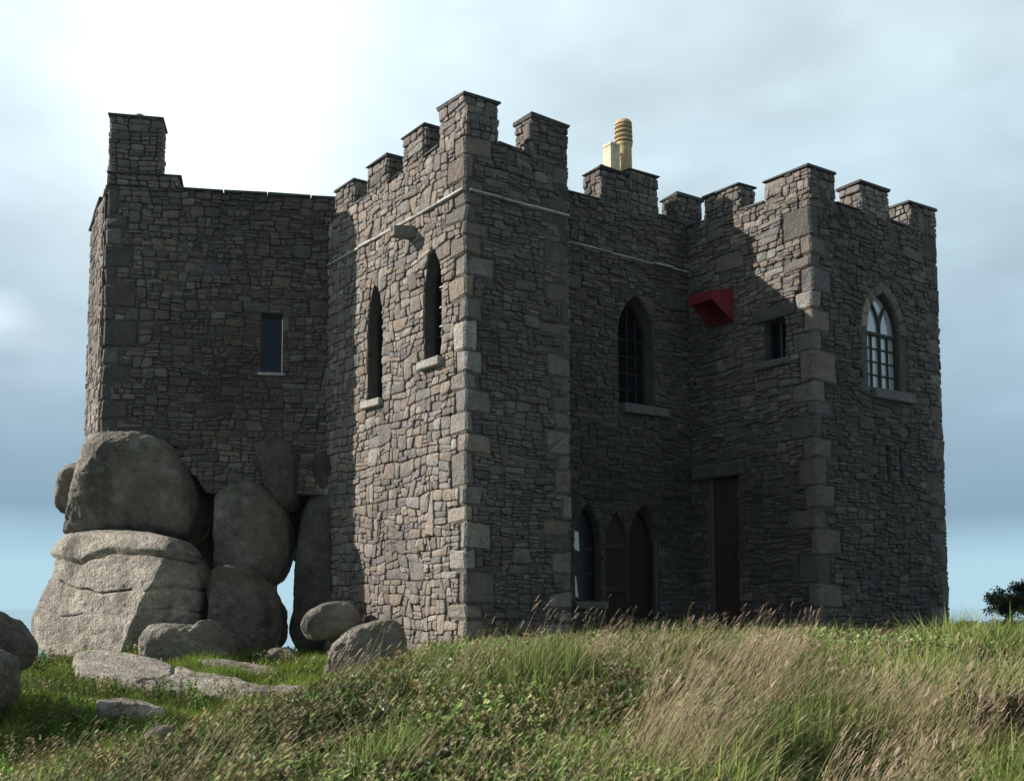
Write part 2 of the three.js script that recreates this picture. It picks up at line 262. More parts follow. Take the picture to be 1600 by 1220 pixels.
// openings, as outlines on their walls
const oA1 = arch(.955, .275, 4.66, 5.85, 6.58), oA2 = arch(2.905, .265, 4.30, 5.72, 6.47);
const oM1 = arch(2.53, .47, 4.42, 5.72, 6.56), oM2 = arch(1.27, .32, .68, 1.75, 2.48), oM3 = arch(2.67, .39, -.2, 1.80, 2.52), oM4 = arch(1.99, .30, -.2, 1.72, 2.36);
const oD1 = rect(1.90, 2.40, 5.08, 5.83), oD2 = rect(.46, 1.20, .15, 3.06);
const oE1 = arch(2.09, .50, 4.62, 5.72, 6.48), oE2 = rect(2.06, 2.15, 2.93, 3.56), oE3 = rect(2.46, 2.55, 2.90, 3.56);
const oG1 = rect(2.93, 3.34, 5.10, 6.27);

// ---- walls
const pA = wallPart('sunlit left wall of the main tower'), pB = wallPart('shaded narrow front of the main tower'), pM = wallPart('recessed shaded wall between the two towers'), pD = wallPart('inner left wall of the right tower'), pE = wallPart('shaded front of the right tower'), pG = wallPart('shaded front of the block on the boulders'), pH = wallPart('thin sunlit side of the block on the boulders');
const PT = 8.2;                                                   // parapet height of the main tower
const G0 = -1.0;                                                   // below ground
core(WA, [[.485, G0], [5.85, G0], [5.85, 8.12], [.485, 8.24]], [oA1, oA2], .42, pA);
core(WB, [[.03, G0], [2.12, G0], [2.12, 8.15], [.03, 8.24]], [], .42, pB);
core(WM, [[-.5, G0], [3.65, G0], [3.97, G0], [3.97, 8.27], [-.5, 8.2]], [oM1, oM2, oM3, oM4], .42, pM);
core(WD, [[-.42, G0], [2.53, G0], [2.53, 8.02], [-.42, 8.18]], [oD1, oD2], .42, pD);
core(WE, [[.03, G0], [3.90, G0], [3.90, 7.92], [.03, 7.90]], [oE1, oE2, oE3], .42, pE);
core(WG, [[.03, 3.66], [1.38, 3.66], [1.84, 2.94], [2.0, 2.74], [4.16, 2.74], [4.16, 8.16], [4.72, 8.16], [4.72, 8.62], [.03, 8.62]], [oG1], .42, pG);
core(WH, [[.46, 3.0], [2.9, 3.0], [2.9, 8.64], [.46, 8.64]], [], .42, pH);
// right-hand returns and backs, floor and roofs that close the rooms
{
  const w1 = wall(2.15, 0, 0, 1); core(w1, [[.46, G0], [1.0, G0], [1.0, 8.15], [.46, 8.15]], [], .42, pB);
  const w2 = wall(10.02, -1.952, 0, 1); core(w2, [[.46, G0], [6.4, G0], [6.4, 7.92], [.46, 7.92]], [], .42, pE);
  const w3 = wall(10.0, 4.4, -1, 0); core(w3, [[.47, G0], [9.5, G0], [9.5, 7.4], [.47, 7.4]], [], .4, pE);
  const w4 = wall(-3.34, 9.4, 1, -.12, -1); core(w4, [[.1, 3.0], [3.3, 3.0], [3.3, 8.4], [.1, 8.4]], [], .4, pH);
  const slab = (pts, y, t, part) => { const s = new THREE.Shape(pts.map(([a, b]) => new THREE.Vector2(a, b))); const g = new THREE.ExtrudeGeometry(s, { depth: t, bevelEnabled: false }); g.rotateX(-Math.PI / 2); g.translate(0, y - t, 0); return mesh(part[0], g, part[1], castle); };
  slab([[.46, .46], [1.68, .46], [1.68, 1.46], [6.54, 1.46], [6.54, -1.5], [9.5, -1.5], [9.5, 3.9], [.46, 3.9]], 7.45, .2, ['roof', M.slate]);
  slab([[-3.30, 6.86], [-.05, 5.30], [-.05, 8.6], [-2.9, 9.0]], 7.9, .2, ['roof', M.slate]);
  slab([[-3.30, 6.86], [-.05, 5.30], [-.05, 8.6], [-2.9, 9.0]], 3.3, .3, ['floor', M.inside]);
  mesh('inner_wall', mergeGeometries([new THREE.BoxGeometry(.3, 7.2, 5).translate(5.6, 3.6, -2.9).scale(1, .98, .5).translate(0, 0, -1.2), new THREE.BoxGeometry(3, 7.0, .3).translate(8.0, 3.55, -2.2)]), M.inside, castle);
}

// ---- corner stones; the last value follows the shade painted into their walls
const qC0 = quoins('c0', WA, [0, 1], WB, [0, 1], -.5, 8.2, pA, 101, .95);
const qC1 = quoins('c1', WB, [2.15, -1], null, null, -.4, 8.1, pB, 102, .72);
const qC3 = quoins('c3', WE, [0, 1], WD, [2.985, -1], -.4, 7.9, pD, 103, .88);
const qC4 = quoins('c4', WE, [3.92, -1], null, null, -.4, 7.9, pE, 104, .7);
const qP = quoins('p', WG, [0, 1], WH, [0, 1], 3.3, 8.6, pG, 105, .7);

// ---- dressed stones round openings
function voussoirs(w, cu, hw, v0, spring, apex, wide, n, parent, seed, o = {}) {
  const inn = arch(cu, hw, v0, spring, apex, n), out = arch(cu, hw + wide, v0, spring, apex + wide * 1.15, n), P = [];
  for (let i = 1; i < inn.length - 1; i++) P.push([inn[i], out[i], out[i + 1], inn[i + 1]]);
  if (o.jambs) { const r = rng(seed); for (const s of [-1, 1]) { let y = v0; while (y < spring - .1) { const h = Math.min(spring - y, .25 + .3 * r()), ww = wide * (.75 + .7 * r()), a = cu + s * hw, b = cu + s * (hw + ww); P.push(s > 0 ? rect(a, b, y, y + h) : rect(b, a, y, y + h)); y += h; } } P.splice(0, 1); P.splice(n * 2 - 1, 0); }
  else { P.splice(0, 1); P.splice(P.length, 0); }
  const ok = P.map((p) => poly.area(p) < 0 ? p.slice().reverse() : p).filter((p) => poly.area(p) > .002);
  lay(ok, w, parent, seed, { joint: .006, proud: .02, bulge: .01, round: .08, tone: o.tone || 1.1, name: 'arch_stone' });
  return o.jambs ? [out, ...ok.filter((p) => poly.bb(p)[3] <= spring + .01)] : [out];
}
const vE = voussoirs(WE, 2.09, .50, 4.62, 5.72, 6.48, .20, 4, pE, 201, { tone: 1.25 });
const vM3 = [];
const vA1 = [], vA2 = [];
const vM1 = [];

// ---- rubble; tone puts shade into the colour of unlit walls, light into sunlit ones
const line = (u0, v0, u1, v1) => { const nx = -(v1 - v0), ny = u1 - u0; return [nx, ny, nx * u0 + ny * v0]; };
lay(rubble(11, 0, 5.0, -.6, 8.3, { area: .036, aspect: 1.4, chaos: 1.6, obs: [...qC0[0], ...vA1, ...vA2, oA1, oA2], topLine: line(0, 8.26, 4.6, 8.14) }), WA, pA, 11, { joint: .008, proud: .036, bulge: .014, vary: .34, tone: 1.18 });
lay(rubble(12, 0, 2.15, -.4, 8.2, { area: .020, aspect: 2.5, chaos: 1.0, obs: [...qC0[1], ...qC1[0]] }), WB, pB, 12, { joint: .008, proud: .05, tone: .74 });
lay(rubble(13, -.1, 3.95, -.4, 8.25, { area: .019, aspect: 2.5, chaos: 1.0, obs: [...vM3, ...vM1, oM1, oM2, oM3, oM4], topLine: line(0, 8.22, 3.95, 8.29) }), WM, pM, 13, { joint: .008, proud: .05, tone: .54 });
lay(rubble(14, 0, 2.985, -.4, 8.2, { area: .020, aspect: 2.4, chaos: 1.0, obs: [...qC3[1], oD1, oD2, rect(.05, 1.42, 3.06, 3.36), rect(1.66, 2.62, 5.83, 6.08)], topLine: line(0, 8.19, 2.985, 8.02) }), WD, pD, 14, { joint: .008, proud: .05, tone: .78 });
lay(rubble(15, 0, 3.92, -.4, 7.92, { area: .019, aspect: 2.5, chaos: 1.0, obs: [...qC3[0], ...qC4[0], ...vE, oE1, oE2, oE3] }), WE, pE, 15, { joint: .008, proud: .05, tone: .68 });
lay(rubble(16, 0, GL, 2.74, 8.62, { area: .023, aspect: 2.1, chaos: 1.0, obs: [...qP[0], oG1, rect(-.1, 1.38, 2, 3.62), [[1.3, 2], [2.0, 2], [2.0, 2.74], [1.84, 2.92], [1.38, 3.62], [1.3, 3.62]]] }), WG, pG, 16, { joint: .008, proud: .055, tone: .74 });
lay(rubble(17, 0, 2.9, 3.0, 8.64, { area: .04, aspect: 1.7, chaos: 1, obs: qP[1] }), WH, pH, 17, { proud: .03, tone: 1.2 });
lay(rubble(21, 4.2, 4.72, 8.15, 8.62, { area: .036, aspect: 1.75 }), WG, pG, 21, { joint: .011, proud: .03, tone: .84 });
{ const w1 = wall(2.15, 0, 0, 1); lay(rubble(18, 0, 1.03, 0, 8.15, { area: .05, aspect: 2 }), w1, pB, 18, { tone: .85 }); const w2 = wall(10.02, -1.952, 0, 1); lay(rubble(19, 0, 6, 0, 7.9, { area: .07, aspect: 2 }), w2, pE, 19, { tone: .85 }); }

// ---- battlements
function merlon(w, u0, u1, v0, v1, seed, o = {}) {
  const g = group('merlon', castle), t = o.thick || .42, r = rng(seed), capT = .055;
  mesh('merlon_core', place(new THREE.BoxGeometry(u1 - u0 - .034, v1 - v0, t - .034).translate((u0 + u1) / 2, (v0 + v1) / 2 - .02, -t / 2), w), M.mortar, g);
  const faces = [[w, u0, u1], [side(w, u0, -1, t), 0, t], [side(w, u1, 1, t), 0, t], [backOf(w, t), -u1, -u0]];
  faces.forEach(([fw, a, b], k) => lay(rubble(seed + k, a, b, v0 - .02, v1 - .01, { area: o.area || .03, aspect: 1.6, chaos: 1, band: .4 }), fw, g, seed + k, { joint: .009, proud: .035, tone: o.tone || 1 }));
  const ov = .035; mesh('coping_slab', wbox(w, u0 - ov, u1 + ov, v1, v1 + capT, -t - ov, ov, .012, .02, r), M.slate, g);
  return g;
}
const tmpW = (O, U, N) => ({ O, U, N, flip: new THREE.Vector3().crossVectors(U, new THREE.Vector3(0, 1, 0)).dot(N) < 0 });
function side(w, u, s, t) { return tmpW(w.O.clone().addScaledVector(w.U, u), w.N.clone().negate(), w.U.clone().multiplyScalar(s)); }
function backOf(w, t) { return tmpW(w.O.clone().addScaledVector(w.N, -t), w.U.clone().negate(), w.N.clone().negate()); }
function embrasure(w, u0, u1, v0, v1) { const r = rng(u0 * 77 + 5); const g = block(0, u1 - u0, 0, .04, -.45, .03, .008, .01, r); const p = g.attributes.position; for (let i = 0; i < p.count; i++) p.setXYZ(i, p.getX(i) + u0, p.getY(i) + lerp(v0, v1, p.getX(i) / (u1 - u0)), p.getZ(i)); mesh('coping_slab', place(g, w), M.slate, castle); }
// corner merlon of the main tower, then the rest along its left wall, its front, the middle wall and the right tower
{ const g = merlon(WB, 0, .65, 8.2, 8.86, 301, { thick: .77, tone: 1.0 }); void g; }
merlon(WA, 1.25, 1.94, 8.18, 8.80, 310, {}); merlon(WA, 2.50, 3.21, 8.15, 8.70, 320, {}); merlon(WA, 3.75, 4.48, 8.12, 8.67, 330, {}); merlon(WA, 5.2, 5.9, 8.1, 8.5, 335, { area: .06 });
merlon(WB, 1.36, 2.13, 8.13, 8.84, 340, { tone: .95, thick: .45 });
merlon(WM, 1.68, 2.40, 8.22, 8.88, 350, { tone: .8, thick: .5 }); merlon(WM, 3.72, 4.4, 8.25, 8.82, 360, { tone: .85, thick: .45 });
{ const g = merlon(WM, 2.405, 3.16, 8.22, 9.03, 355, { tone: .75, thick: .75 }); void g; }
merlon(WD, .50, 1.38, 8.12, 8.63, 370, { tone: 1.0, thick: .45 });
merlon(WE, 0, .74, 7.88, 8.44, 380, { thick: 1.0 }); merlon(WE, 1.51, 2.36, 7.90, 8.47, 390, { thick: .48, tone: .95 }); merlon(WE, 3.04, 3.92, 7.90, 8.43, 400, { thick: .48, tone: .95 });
embrasure(WA, .78, 1.24, 8.255, 8.235); embrasure(WA, 1.95, 2.49, 8.21, 8.19); embrasure(WA, 3.22, 3.74, 8.18, 8.16); embrasure(WB, .66, 1.35, 8.205, 8.16);
embrasure(WM, .1, 1.66, 8.225, 8.25); embrasure(WM, 3.18, 3.71, 8.275, 8.285); embrasure(WD, .02, .49, 8.19, 8.165); embrasure(WD, 1.39, 1.97, 8.115, 8.085); embrasure(WE, .76, 1.50, 7.92, 7.925); embrasure(WE, 2.38, 3.03, 7.925, 7.925);

// ---- chimney stack, step and coping of the block on the boulders
{
  const c = group('chimney_stack', castle), r = rng(77), t = .62;
  mesh('chimney_core', place(new THREE.BoxGeometry(.94, 1.1, t - .06).translate(.5, 9.45, -t / 2), WG), M.mortar, c);
  for (const [w, a, b, k] of [[WG, 0.02, .98, 0], [side(WG, .02, -1, t), 0, t, 1], [side(WG, .98, 1, t), 0, t, 2], [backOf(WG, t), -.98, -.02, 3]]) lay(rubble(500 + k, a, b, 8.9, 10.0, { area: .024, aspect: 2.2, chaos: .6, band: .3 }), w, c, 500 + k, { tone: .8, joint: .009, proud: .02 });
  mesh('coping_slab', wbox(WG, -.02, 1.03, 10.0, 10.045, -t - .03, .035, .01, .012, r), M.slate, c);
  mesh('chimney_cap', place(new THREE.LatheGeometry([[.0, 0], [.075, 0], [.07, .1], [.085, .11], [.085, .14], [0, .15]].map(([x, y]) => new THREE.Vector2(x, y)), 16).translate(.52, 10.045, -.3), WG), M.lead, c);
  const s = group('chimney_base', castle), tb = .8;
  mesh('base_core', place(new THREE.BoxGeometry(1.28, .26, tb - .06).translate(.66, 8.75, -tb / 2), WG), M.mortar, s);
  for (const [w, a, b, k] of [[WG, 0.01, 1.32, 0], [side(WG, .01, -1, tb), 0, tb, 1], [side(WG, 1.32, 1, tb), 0, tb, 2]]) lay(rubble(510 + k, a, b, 8.63, 8.87, { area: .03, aspect: 2, band: .3 }), w, s, 510 + k, { tone: .8 });
  mesh('coping_slab', wbox(WG, -.02, 1.37, 8.87, 8.91, -tb - .03, .04, .01, .012, r), M.slate, s);
  for (let k = 0, u = 1.33; k < 4; k++, u += .84) mesh('coping_slab', wbox(WG, u + .01, u + .835, 8.622, 8.668, -.46, .045, .008, .01, r), M.slate, castle);
  for (let k = 0, u = .82; k < 3; k++, u += .7) mesh('coping_slab', wbox(WH, u + .01, u + .695, 8.645, 8.69, -.46, .06, .008, .01, r), M.slate, castle);
}
// ---- string course: thin light stones, end to end
function stringCourse(w, u0, u1, v, seed, h = .045) { const r = rng(seed), L = []; let u = u0; while (u < u1 - .02) { const l = Math.min(u1 - u, .35 + .5 * r()), y = v + (r() - .5) * .02; L.push(wbox(w, u, u + l - .004, y, y + h * (.85 + .4 * r()), -.04, .055 + .02 * r(), .008, .006, r)); u += l; } const m = mesh('string_course', mergeGeometries(L), M.drip, castle); return m; }
stringCourse(WA, .0, 4.74, 7.25, 41); stringCourse(WB, .06, 2.14, 7.25, 42, .035); stringCourse(WM, .0, 3.94, 7.25, 43, .035);

// ---- windows and doors (thing > part > piece)
const lineBar = (w, pts, n0, n1, wd) => pts.slice(1).map((b, i) => { const a = pts[i], du = b[0] - a[0], dv = b[1] - a[1], l = Math.hypot(du, dv), g = new THREE.BoxGeometry(l + wd * .5, wd, n1 - n0); g.rotateZ(Math.atan2(dv, du)); g.translate((a[0] + b[0]) / 2, (a[1] + b[1]) / 2, (n0 + n1) / 2); return place(g, w); });
const archFrame = (w, o, n0, n1, wd) => { const [cu, hw, v0, sp, ap] = o, out = arch(cu, hw, v0, sp, ap, 8), inn = arch(cu, hw - wd, v0 + wd, sp, ap - wd * 1.2, 8); const s = new THREE.Shape(out.map((p) => new THREE.Vector2(...p))); s.holes.push(new THREE.Path(inn.map((p) => new THREE.Vector2(...p)))); const g = new THREE.ExtrudeGeometry(s, { depth: n1 - n0, bevelEnabled: false }); g.translate(0, 0, n0); return place(g, w); };
const sheet = (w, pts, n, t = .008) => { const g = new THREE.ExtrudeGeometry(new THREE.Shape(pts.map((p) => new THREE.Vector2(...p))), { depth: t, bevelEnabled: false }); g.translate(0, 0, n); return place(g, w); };
function sill(w, u0, u1, v0, v1, mat, parent, seed, out = .10) { return mesh('window_sill', wbox(w, u0, u1, v0, v1, -.25, out, .015, .01, rng(seed)), mat, parent); }
// two lancets in the sunlit wall
for (const [cu, hw, v0, sp, ap, k, bars] of [[.955, .275, 4.66, 5.85, 6.58, 1, 1], [2.905, .265, 4.30, 5.72, 6.47, 2, 0]]) {
  const g = group('lancet_window', castle), n = -.24;
  mesh('window_frame', archFrame(WA, [cu, hw, v0, sp, ap], n - .03, n + .03, .05), M.darkWood, g);
  mesh('pane', sheet(WA, arch(cu, hw - .03, v0 + .02, sp, ap - .04, 8), n - .01), M.glass, g);
  for (const v of [v0 + .45, v0 + .85, v0 + 1.25]) mesh('glazing_bar', mergeGeometries(lineBar(WA, [[cu - hw + .04, v], [cu + hw - .04, v]], n - .015, n + .02, .022)), M.darkWood, g);
  mesh('glazing_bar', mergeGeometries(lineBar(WA, [[cu, v0 + .04], [cu, ap - .08]], n - .015, n + .02, .025)), M.darkWood, g);
  if (bars) { for (const v of [5.20, 5.52, 5.86]) mesh('hinge_bar', wbox(WA, cu - hw - .012, cu - hw + .13, v - .010, v + .010, -.06, -.03, .003), M.paleBar, g); mesh('casement_edge', wbox(WA, cu - hw + .115, cu - hw + .14, 4.8, 5.84, -.12, -.085, .003), M.greyWood, g); }
  sill(WA, cu - hw - .08, cu + hw + .06, v0 - .14, v0 - .005, M.dressed, g, 60 + k, .13);
}
{ // tall dark window of the recessed wall
  const g = group('arched_window', castle), n = -.28;
  mesh('window_frame', archFrame(WM, [2.53, .47, 4.42, 5.72, 6.56], n - .03, n + .03, .06), M.darkWood, g);
  mesh('pane', sheet(WM, arch(2.53, .44, 4.44, 5.72, 6.52, 8), n - .012), M.glass, g);
  for (const v of [4.75, 5.08, 5.41, 5.74]) mesh('glazing_bar', mergeGeometries(lineBar(WM, [[2.11, v], [2.95, v]], n - .015, n + .02, .025)), M.darkWood, g);
  for (const u of [2.3, 2.53, 2.76]) mesh('glazing_bar', mergeGeometries(lineBar(WM, [[u, 4.48], [u, u === 2.53 ? 6.45 : 6.2]], n - .015, n + .02, .025)), M.darkWood, g);
  sill(WM, 2.12, 3.28, 4.24, 4.415, M.sillDark, g, 65, .13);
}
{ // low window at the foot of the recessed wall with papers behind its glass
  const g = group('arched_window', castle), n = -.16;
  mesh('window_frame', archFrame(WM, [1.27, .32, .68, 1.75, 2.48], n - .03, n + .03, .045), M.darkWood, g);
  mesh('pane', sheet(WM, arch(1.27, .29, .7, 1.75, 2.44, 8), n - .012), M.glass, g);
  mesh('paper_notice', sheet(WM, [[1.06, 1.63], [1.19, 1.60], [1.175, 1.95], [1.06, 1.97]], n + .006, .003), M.paper, g);
  mesh('paper_notice', sheet(WM, [[1.09, .77], [1.16, .76], [1.11, 1.14], [1.08, 1.14]], n + .006, .003), M.paper, g);
  for (const v of [1.2, 1.65]) mesh('glazing_bar', mergeGeometries(lineBar(WM, [[1.0, v], [1.54, v]], n - .015, n + .004, .022)), M.darkWood, g);
  sill(WM, .9, 1.68, .54, .675, M.sillDark, g, 66, .10);
}
{ // arched plank door and the arched wooden shutter beside it
  const d = group('door', castle), n = -.30;
  for (let k = 0; k < 5; k++) { const u0 = 2.29 + k * .152, p = poly.clip(poly.clip(arch(2.67, .385, -.2, 1.80, 2.51, 8), -1, 0, -u0), 1, 0, u0 + .146); mesh('plank', sheet(WM, p, n - .002 * (k % 2), .03), M.redWood, d); }
  mesh('door_frame', archFrame(WM, [2.67, .388, -.2, 1.80, 2.515], n + .03, n + .12, .05), M.darkWood, d);
  mesh('door_post', wbox(WM, 2.985, 3.04, -.1, 1.85, -.1, -.02, .008), M.greyWood, d);
  mesh('latch', wbox(WM, 2.38, 2.46, .98, 1.01, n + .03, n + .06, .004), M.lead, d);
  const s = group('shutter', castle), m = -.13;
  for (let k = 0; k < 4; k++) { const u0 = 1.695 + k * .15, p = poly.clip(poly.clip(arch(1.99, .295, -.2, 1.72, 2.35, 8), -1, 0, -u0), 1, 0, u0 + .144); mesh('plank', sheet(WM, p, m - .002 * (k % 2), .03), M.redWood, s); }
  for (const v of [.86, 1.66]) mesh('batten', wbox(WM, 1.70, 2.28, v, v + .11, m + .032, m + .062, .006), M.brownWood, s);
}
{ // small square window, brown door and lintels of the inner wall
  const g = group('small_window', castle), n = -.2;
  mesh('window_frame', mergeGeometries([...lineBar(WD, [[1.92, 5.10], [1.92, 5.81]], n - .03, n + .03, .05), ...lineBar(WD, [[2.38, 5.10], [2.38, 5.81]], n - .03, n + .03, .05), ...lineBar(WD, [[1.93, 5.10], [2.37, 5.10]], n - .028, n + .028, .05), ...lineBar(WD, [[1.93, 5.80], [2.37, 5.80]], n - .028, n + .028, .05)]), M.darkWood, g);
  mesh('pane', sheet(WD, rect(1.93, 2.38, 5.1, 5.81), n - .012), M.glass, g);
  mesh('glazing_bar', mergeGeometries(lineBar(WD, [[2.15, 5.1], [2.15, 5.8]], n - .015, n + .025, .03)), M.greyWood, g);
  sill(WD, 1.74, 2.50, 4.95, 5.075, M.sillDark, g, 67, .10);
  mesh('lintel', wbox(WD, 1.67, 2.61, 5.835, 6.075, -.3, .05, .02, .012, rng(68)), M.lintel, castle);
  mesh('lintel', wbox(WD, .08, 1.39, 3.065, 3.32, -.35, .10, .03, .02, rng(69)), M.lintel, castle);
  const d = group('plank_door', castle), m = -.06;
  for (let k = 0; k < 5; k++) mesh('plank', wbox(WD, .54 + k * .13, .54 + k * .13 + .124, .2, 3.03, m - .04, m - .002 * (k % 2), .006), M.brownWood, d);
  mesh('door_post', wbox(WD, .465, .535, .16, 3.05, m - .08, m + .03, .008), M.greyWood, d);
  mesh('latch', wbox(WD, .92, 1.06, 1.5, 1.55, m, m + .04, .004), M.darkWood, d);
}
{ // traceried window of the right tower: bars, Y head and single panes
  const g = group('traceried_window', castle), n = -.12, cu = 2.09, hw = .5, r = rng(5);
  mesh('window_frame', archFrame(WE, [cu, hw, 4.62, 5.72, 6.48], n - .035, n + .035, .045), M.darkWood, g);
  mesh('transom', wbox(WE, cu - hw + .03, cu + hw - .03, 5.655, 5.715, n - .03, n + .045, .006), M.darkWood, g);
  mesh('mullion', wbox(WE, cu - .024, cu + .024, 4.65, 6.0, n - .03, n + .04, .006), M.darkWood, g);
  const yl = []; for (let i = 0; i <= 6; i++) { const t = i / 6; yl.push([cu - .02 - .24 * Math.pow(t, 1.5), 5.9 + .42 * t]); }
  mesh('tracery_bar', mergeGeometries([...lineBar(WE, yl, n - .028, n + .035, .045), ...lineBar(WE, yl.map(([u, v]) => [2 * cu - u, v]), n - .026, n + .033, .045)]), M.darkWood, g);
  for (const u of [cu - .25, cu + .25]) mesh('glazing_bar', wbox(WE, u - .012, u + .012, 4.65, 5.66, n - .02, n + .028, .004), M.darkWood, g);
  for (let k = 1; k < 4; k++) mesh('glazing_bar', wbox(WE, cu - hw + .04, cu + hw - .04, 4.66 + k * .25 - .012, 4.66 + k * .25 + .012, n - .018, n + .024, .004), M.darkWood, g);
  for (let i = 0; i < 4; i++) for (let k = 0; k < 4; k++) { const u = cu - .46 + i * .23 + .115, v = 4.665 + k * .25 + .125, q = new THREE.BoxGeometry(.222, .243, .006); q.rotateY((r() - .5) * .035); q.rotateX((r() - .5) * .035); q.translate(u, v, n - .012); mesh('pane', place(q, WE), M.glassBright, g); }
  const head = arch(cu, hw - .03, 5.69, 5.72, 6.45, 8); const L = poly.clip(head, 1, 0, cu - .004), R = poly.clip(head, -1, 0, -cu - .004);
  mesh('pane', sheet(WE, L, n - .014), M.glassBright, g); mesh('pane', sheet(WE, R, n - .015), M.glassBright, g);
  mesh('window_sill', wbox(WE, 1.66, 2.92, 4.44, 4.615, -.2, .11, .015, .01, rng(70)), M.sillDark, g);
  mesh('slit_back', mergeGeometries([wbox(WE, 2.05, 2.16, 2.9, 3.58, -.35, -.3, .002), wbox(WE, 2.45, 2.56, 2.88, 3.58, -.35, -.3, .002)]), M.inside, castle);
}
{ // narrow window of the block on the boulders
  const g = group('narrow_window', castle), n = -.14;
  mesh('window_frame', mergeGeometries([...lineBar(WG, [[2.96, 5.13], [2.96, 6.25]], n - .03, n + .03, .05), ...lineBar(WG, [[3.31, 5.13], [3.31, 6.25]], n - .03, n + .03, .05), ...lineBar(WG, [[2.95, 5.14], [3.32, 5.14]], n - .028, n + .028, .06), ...lineBar(WG, [[2.95, 6.23], [3.32, 6.23]], n - .028, n + .028, .06)]), M.darkWood, g);
  mesh('pane', sheet(WG, rect(2.95, 3.32, 5.12, 6.25), n - .012), M.glassBlue, g);
  mesh('window_sill', wbox(WG, 2.88, 3.40, 5.04, 5.095, -.2, .05, .01, .006, rng(71)), M.drip, g);
}
{ // water spout under the string course
  const s = new THREE.Shape([[0, 0], [.16, 0], [.16, .2], [.11, .2], [.11, .08], [.05, .08], [.05, .2], [0, .2]].map((p) => new THREE.Vector2(...p)));
  const g = new THREE.ExtrudeGeometry(s, { depth: .55, bevelEnabled: true, bevelSize: .012, bevelThickness: .012, bevelSegments: 1 });
  g.translate(-.08, 0, -.15); const p = g.attributes.position; for (let i = 0; i < p.count; i++) { const z = p.getZ(i); if (z > 0) p.setXYZ(i, p.getX(i) * (1 - z * .35), p.getY(i) * (1 - z * .55) - z * .12, z); }
  g.computeVertexNormals(); g.translate(1.62, 6.94, 0); boxUv(g); mesh('water_spout', place(g, WA), std({ color: lin(.25, .235, .21), map: rep(stoneMap, 0.8), bumpMap: rep(stoneBump, 1.1), bumpScale: 0.015, roughness: .9 }), castle);
}
{ // red canopy over the inner corner
  const g = group('canopy', castle); g.userData.label = 'dark red canopy fixed to the inner wall';
  const P = (u, v, n) => at(WD, u, v, n), q = (pts, m, name) => { const t = .015, a = pts.map((p) => P(...p)), nrm = new THREE.Vector3().crossVectors(a[1].clone().sub(a[0]), a[2].clone().sub(a[0])).normalize().multiplyScalar(t), b = a.map((p) => p.clone().add(nrm)), pos = [], tri = (x, y, z) => pos.push(...x, ...y, ...z); for (let i = 1; i < a.length - 1; i++) { tri(a[0], a[i], a[i + 1]); tri(b[0], b[i + 1], b[i]); } for (let i = 0; i < a.length; i++) { const j = (i + 1) % a.length; tri(a[i], b[i], b[j]); tri(a[i], b[j], a[j]); } const ge = new THREE.BufferGeometry(); ge.setAttribute('position', new THREE.Float32BufferAttribute(pos, 3)); ge.computeVertexNormals(); mesh(name, boxUv(ge), m, g); };
  q([[1.20, 5.98, .03], [1.20, 6.62, .03], [1.20, 6.50, .62], [1.20, 6.34, .62]], M.red, 'side_panel');
  q([[.66, 5.98, .03], [.66, 6.64, .03], [.66, 6.51, .62], [.66, 6.35, .62]], M.red, 'side_panel');
  q([[.64, 6.645, .03], [1.22, 6.63, .03], [1.22, 6.51, .64], [.64, 6.525, .64]], M.red, 'roof_panel');
  q([[.64, 6.51, .64], [1.22, 6.50, .64], [1.22, 6.33, .63], [.64, 6.34, .63]], M.red, 'front_panel');
  q([[.67, 5.99, .075], [1.19, 5.99, .075], [1.19, 6.60, .075], [.67, 6.61, .075]], M.redIn, 'back_panel');
}
// ---- chimney pots on the middle merlon
{
  const at0 = at(WM, 2.62, 9.075, -.38), lathe = (pts) => new THREE.LatheGeometry(pts.map(([x, y]) => new THREE.Vector2(x, y)), 28);
  const pot = group('chimney_pot', castle); pot.userData.label = 'round yellow clay pot with a slotted hood'; pot.position.copy(at0); pot.scale.set(.93, 1.13, .93);
  mesh('pot_body', lathe([[.0, 0], [.2, 0], [.2, .05], [.178, .07], [.17, .52], [.185, .53], [.19, .57], [.17, .59], [0, .59]]), M.clay, pot);
  for (let k = 0; k < 4; k++) mesh('hood_ring', lathe([[.13, 0], [.2 - .004 * k, .005], [.195 - .004 * k, .045], [.14, .06]]).translate(0, .60 + k * .085, 0), M.clay, pot);
  mesh('hood_core', new THREE.CylinderGeometry(.12, .12, .32, 20).translate(0, .75, 0), M.clay, pot);
  mesh('hood_top', lathe([[.185, .92], [.18, .96], [.14, 1.0], [.07, 1.015], [0, 1.02]]), M.clay, pot);
  const p2 = group('chimney_pot', castle); p2.userData.label = 'square pale clay pot beside the round one'; const b = at(WM, 2.22, 8.925, -.30); p2.scale.set(.72, 1.0, .72);
  p2.position.copy(b); const sq = (w, y0, y1) => block(-w, w, y0, y1, -w, w, .012);
  mesh('pot_body', sq(.165, 0, .60), M.paleClay, p2); mesh('pot_rim', sq(.178, .60, .66), M.paleClay, p2); mesh('flue', sq(.10, .66, .668), M.inside, p2);
  mesh('pot_plinth', wbox(WM, 2.42, 2.84, 9.075, 9.10, -.6, -.17, .01), M.dressed, castle);
}

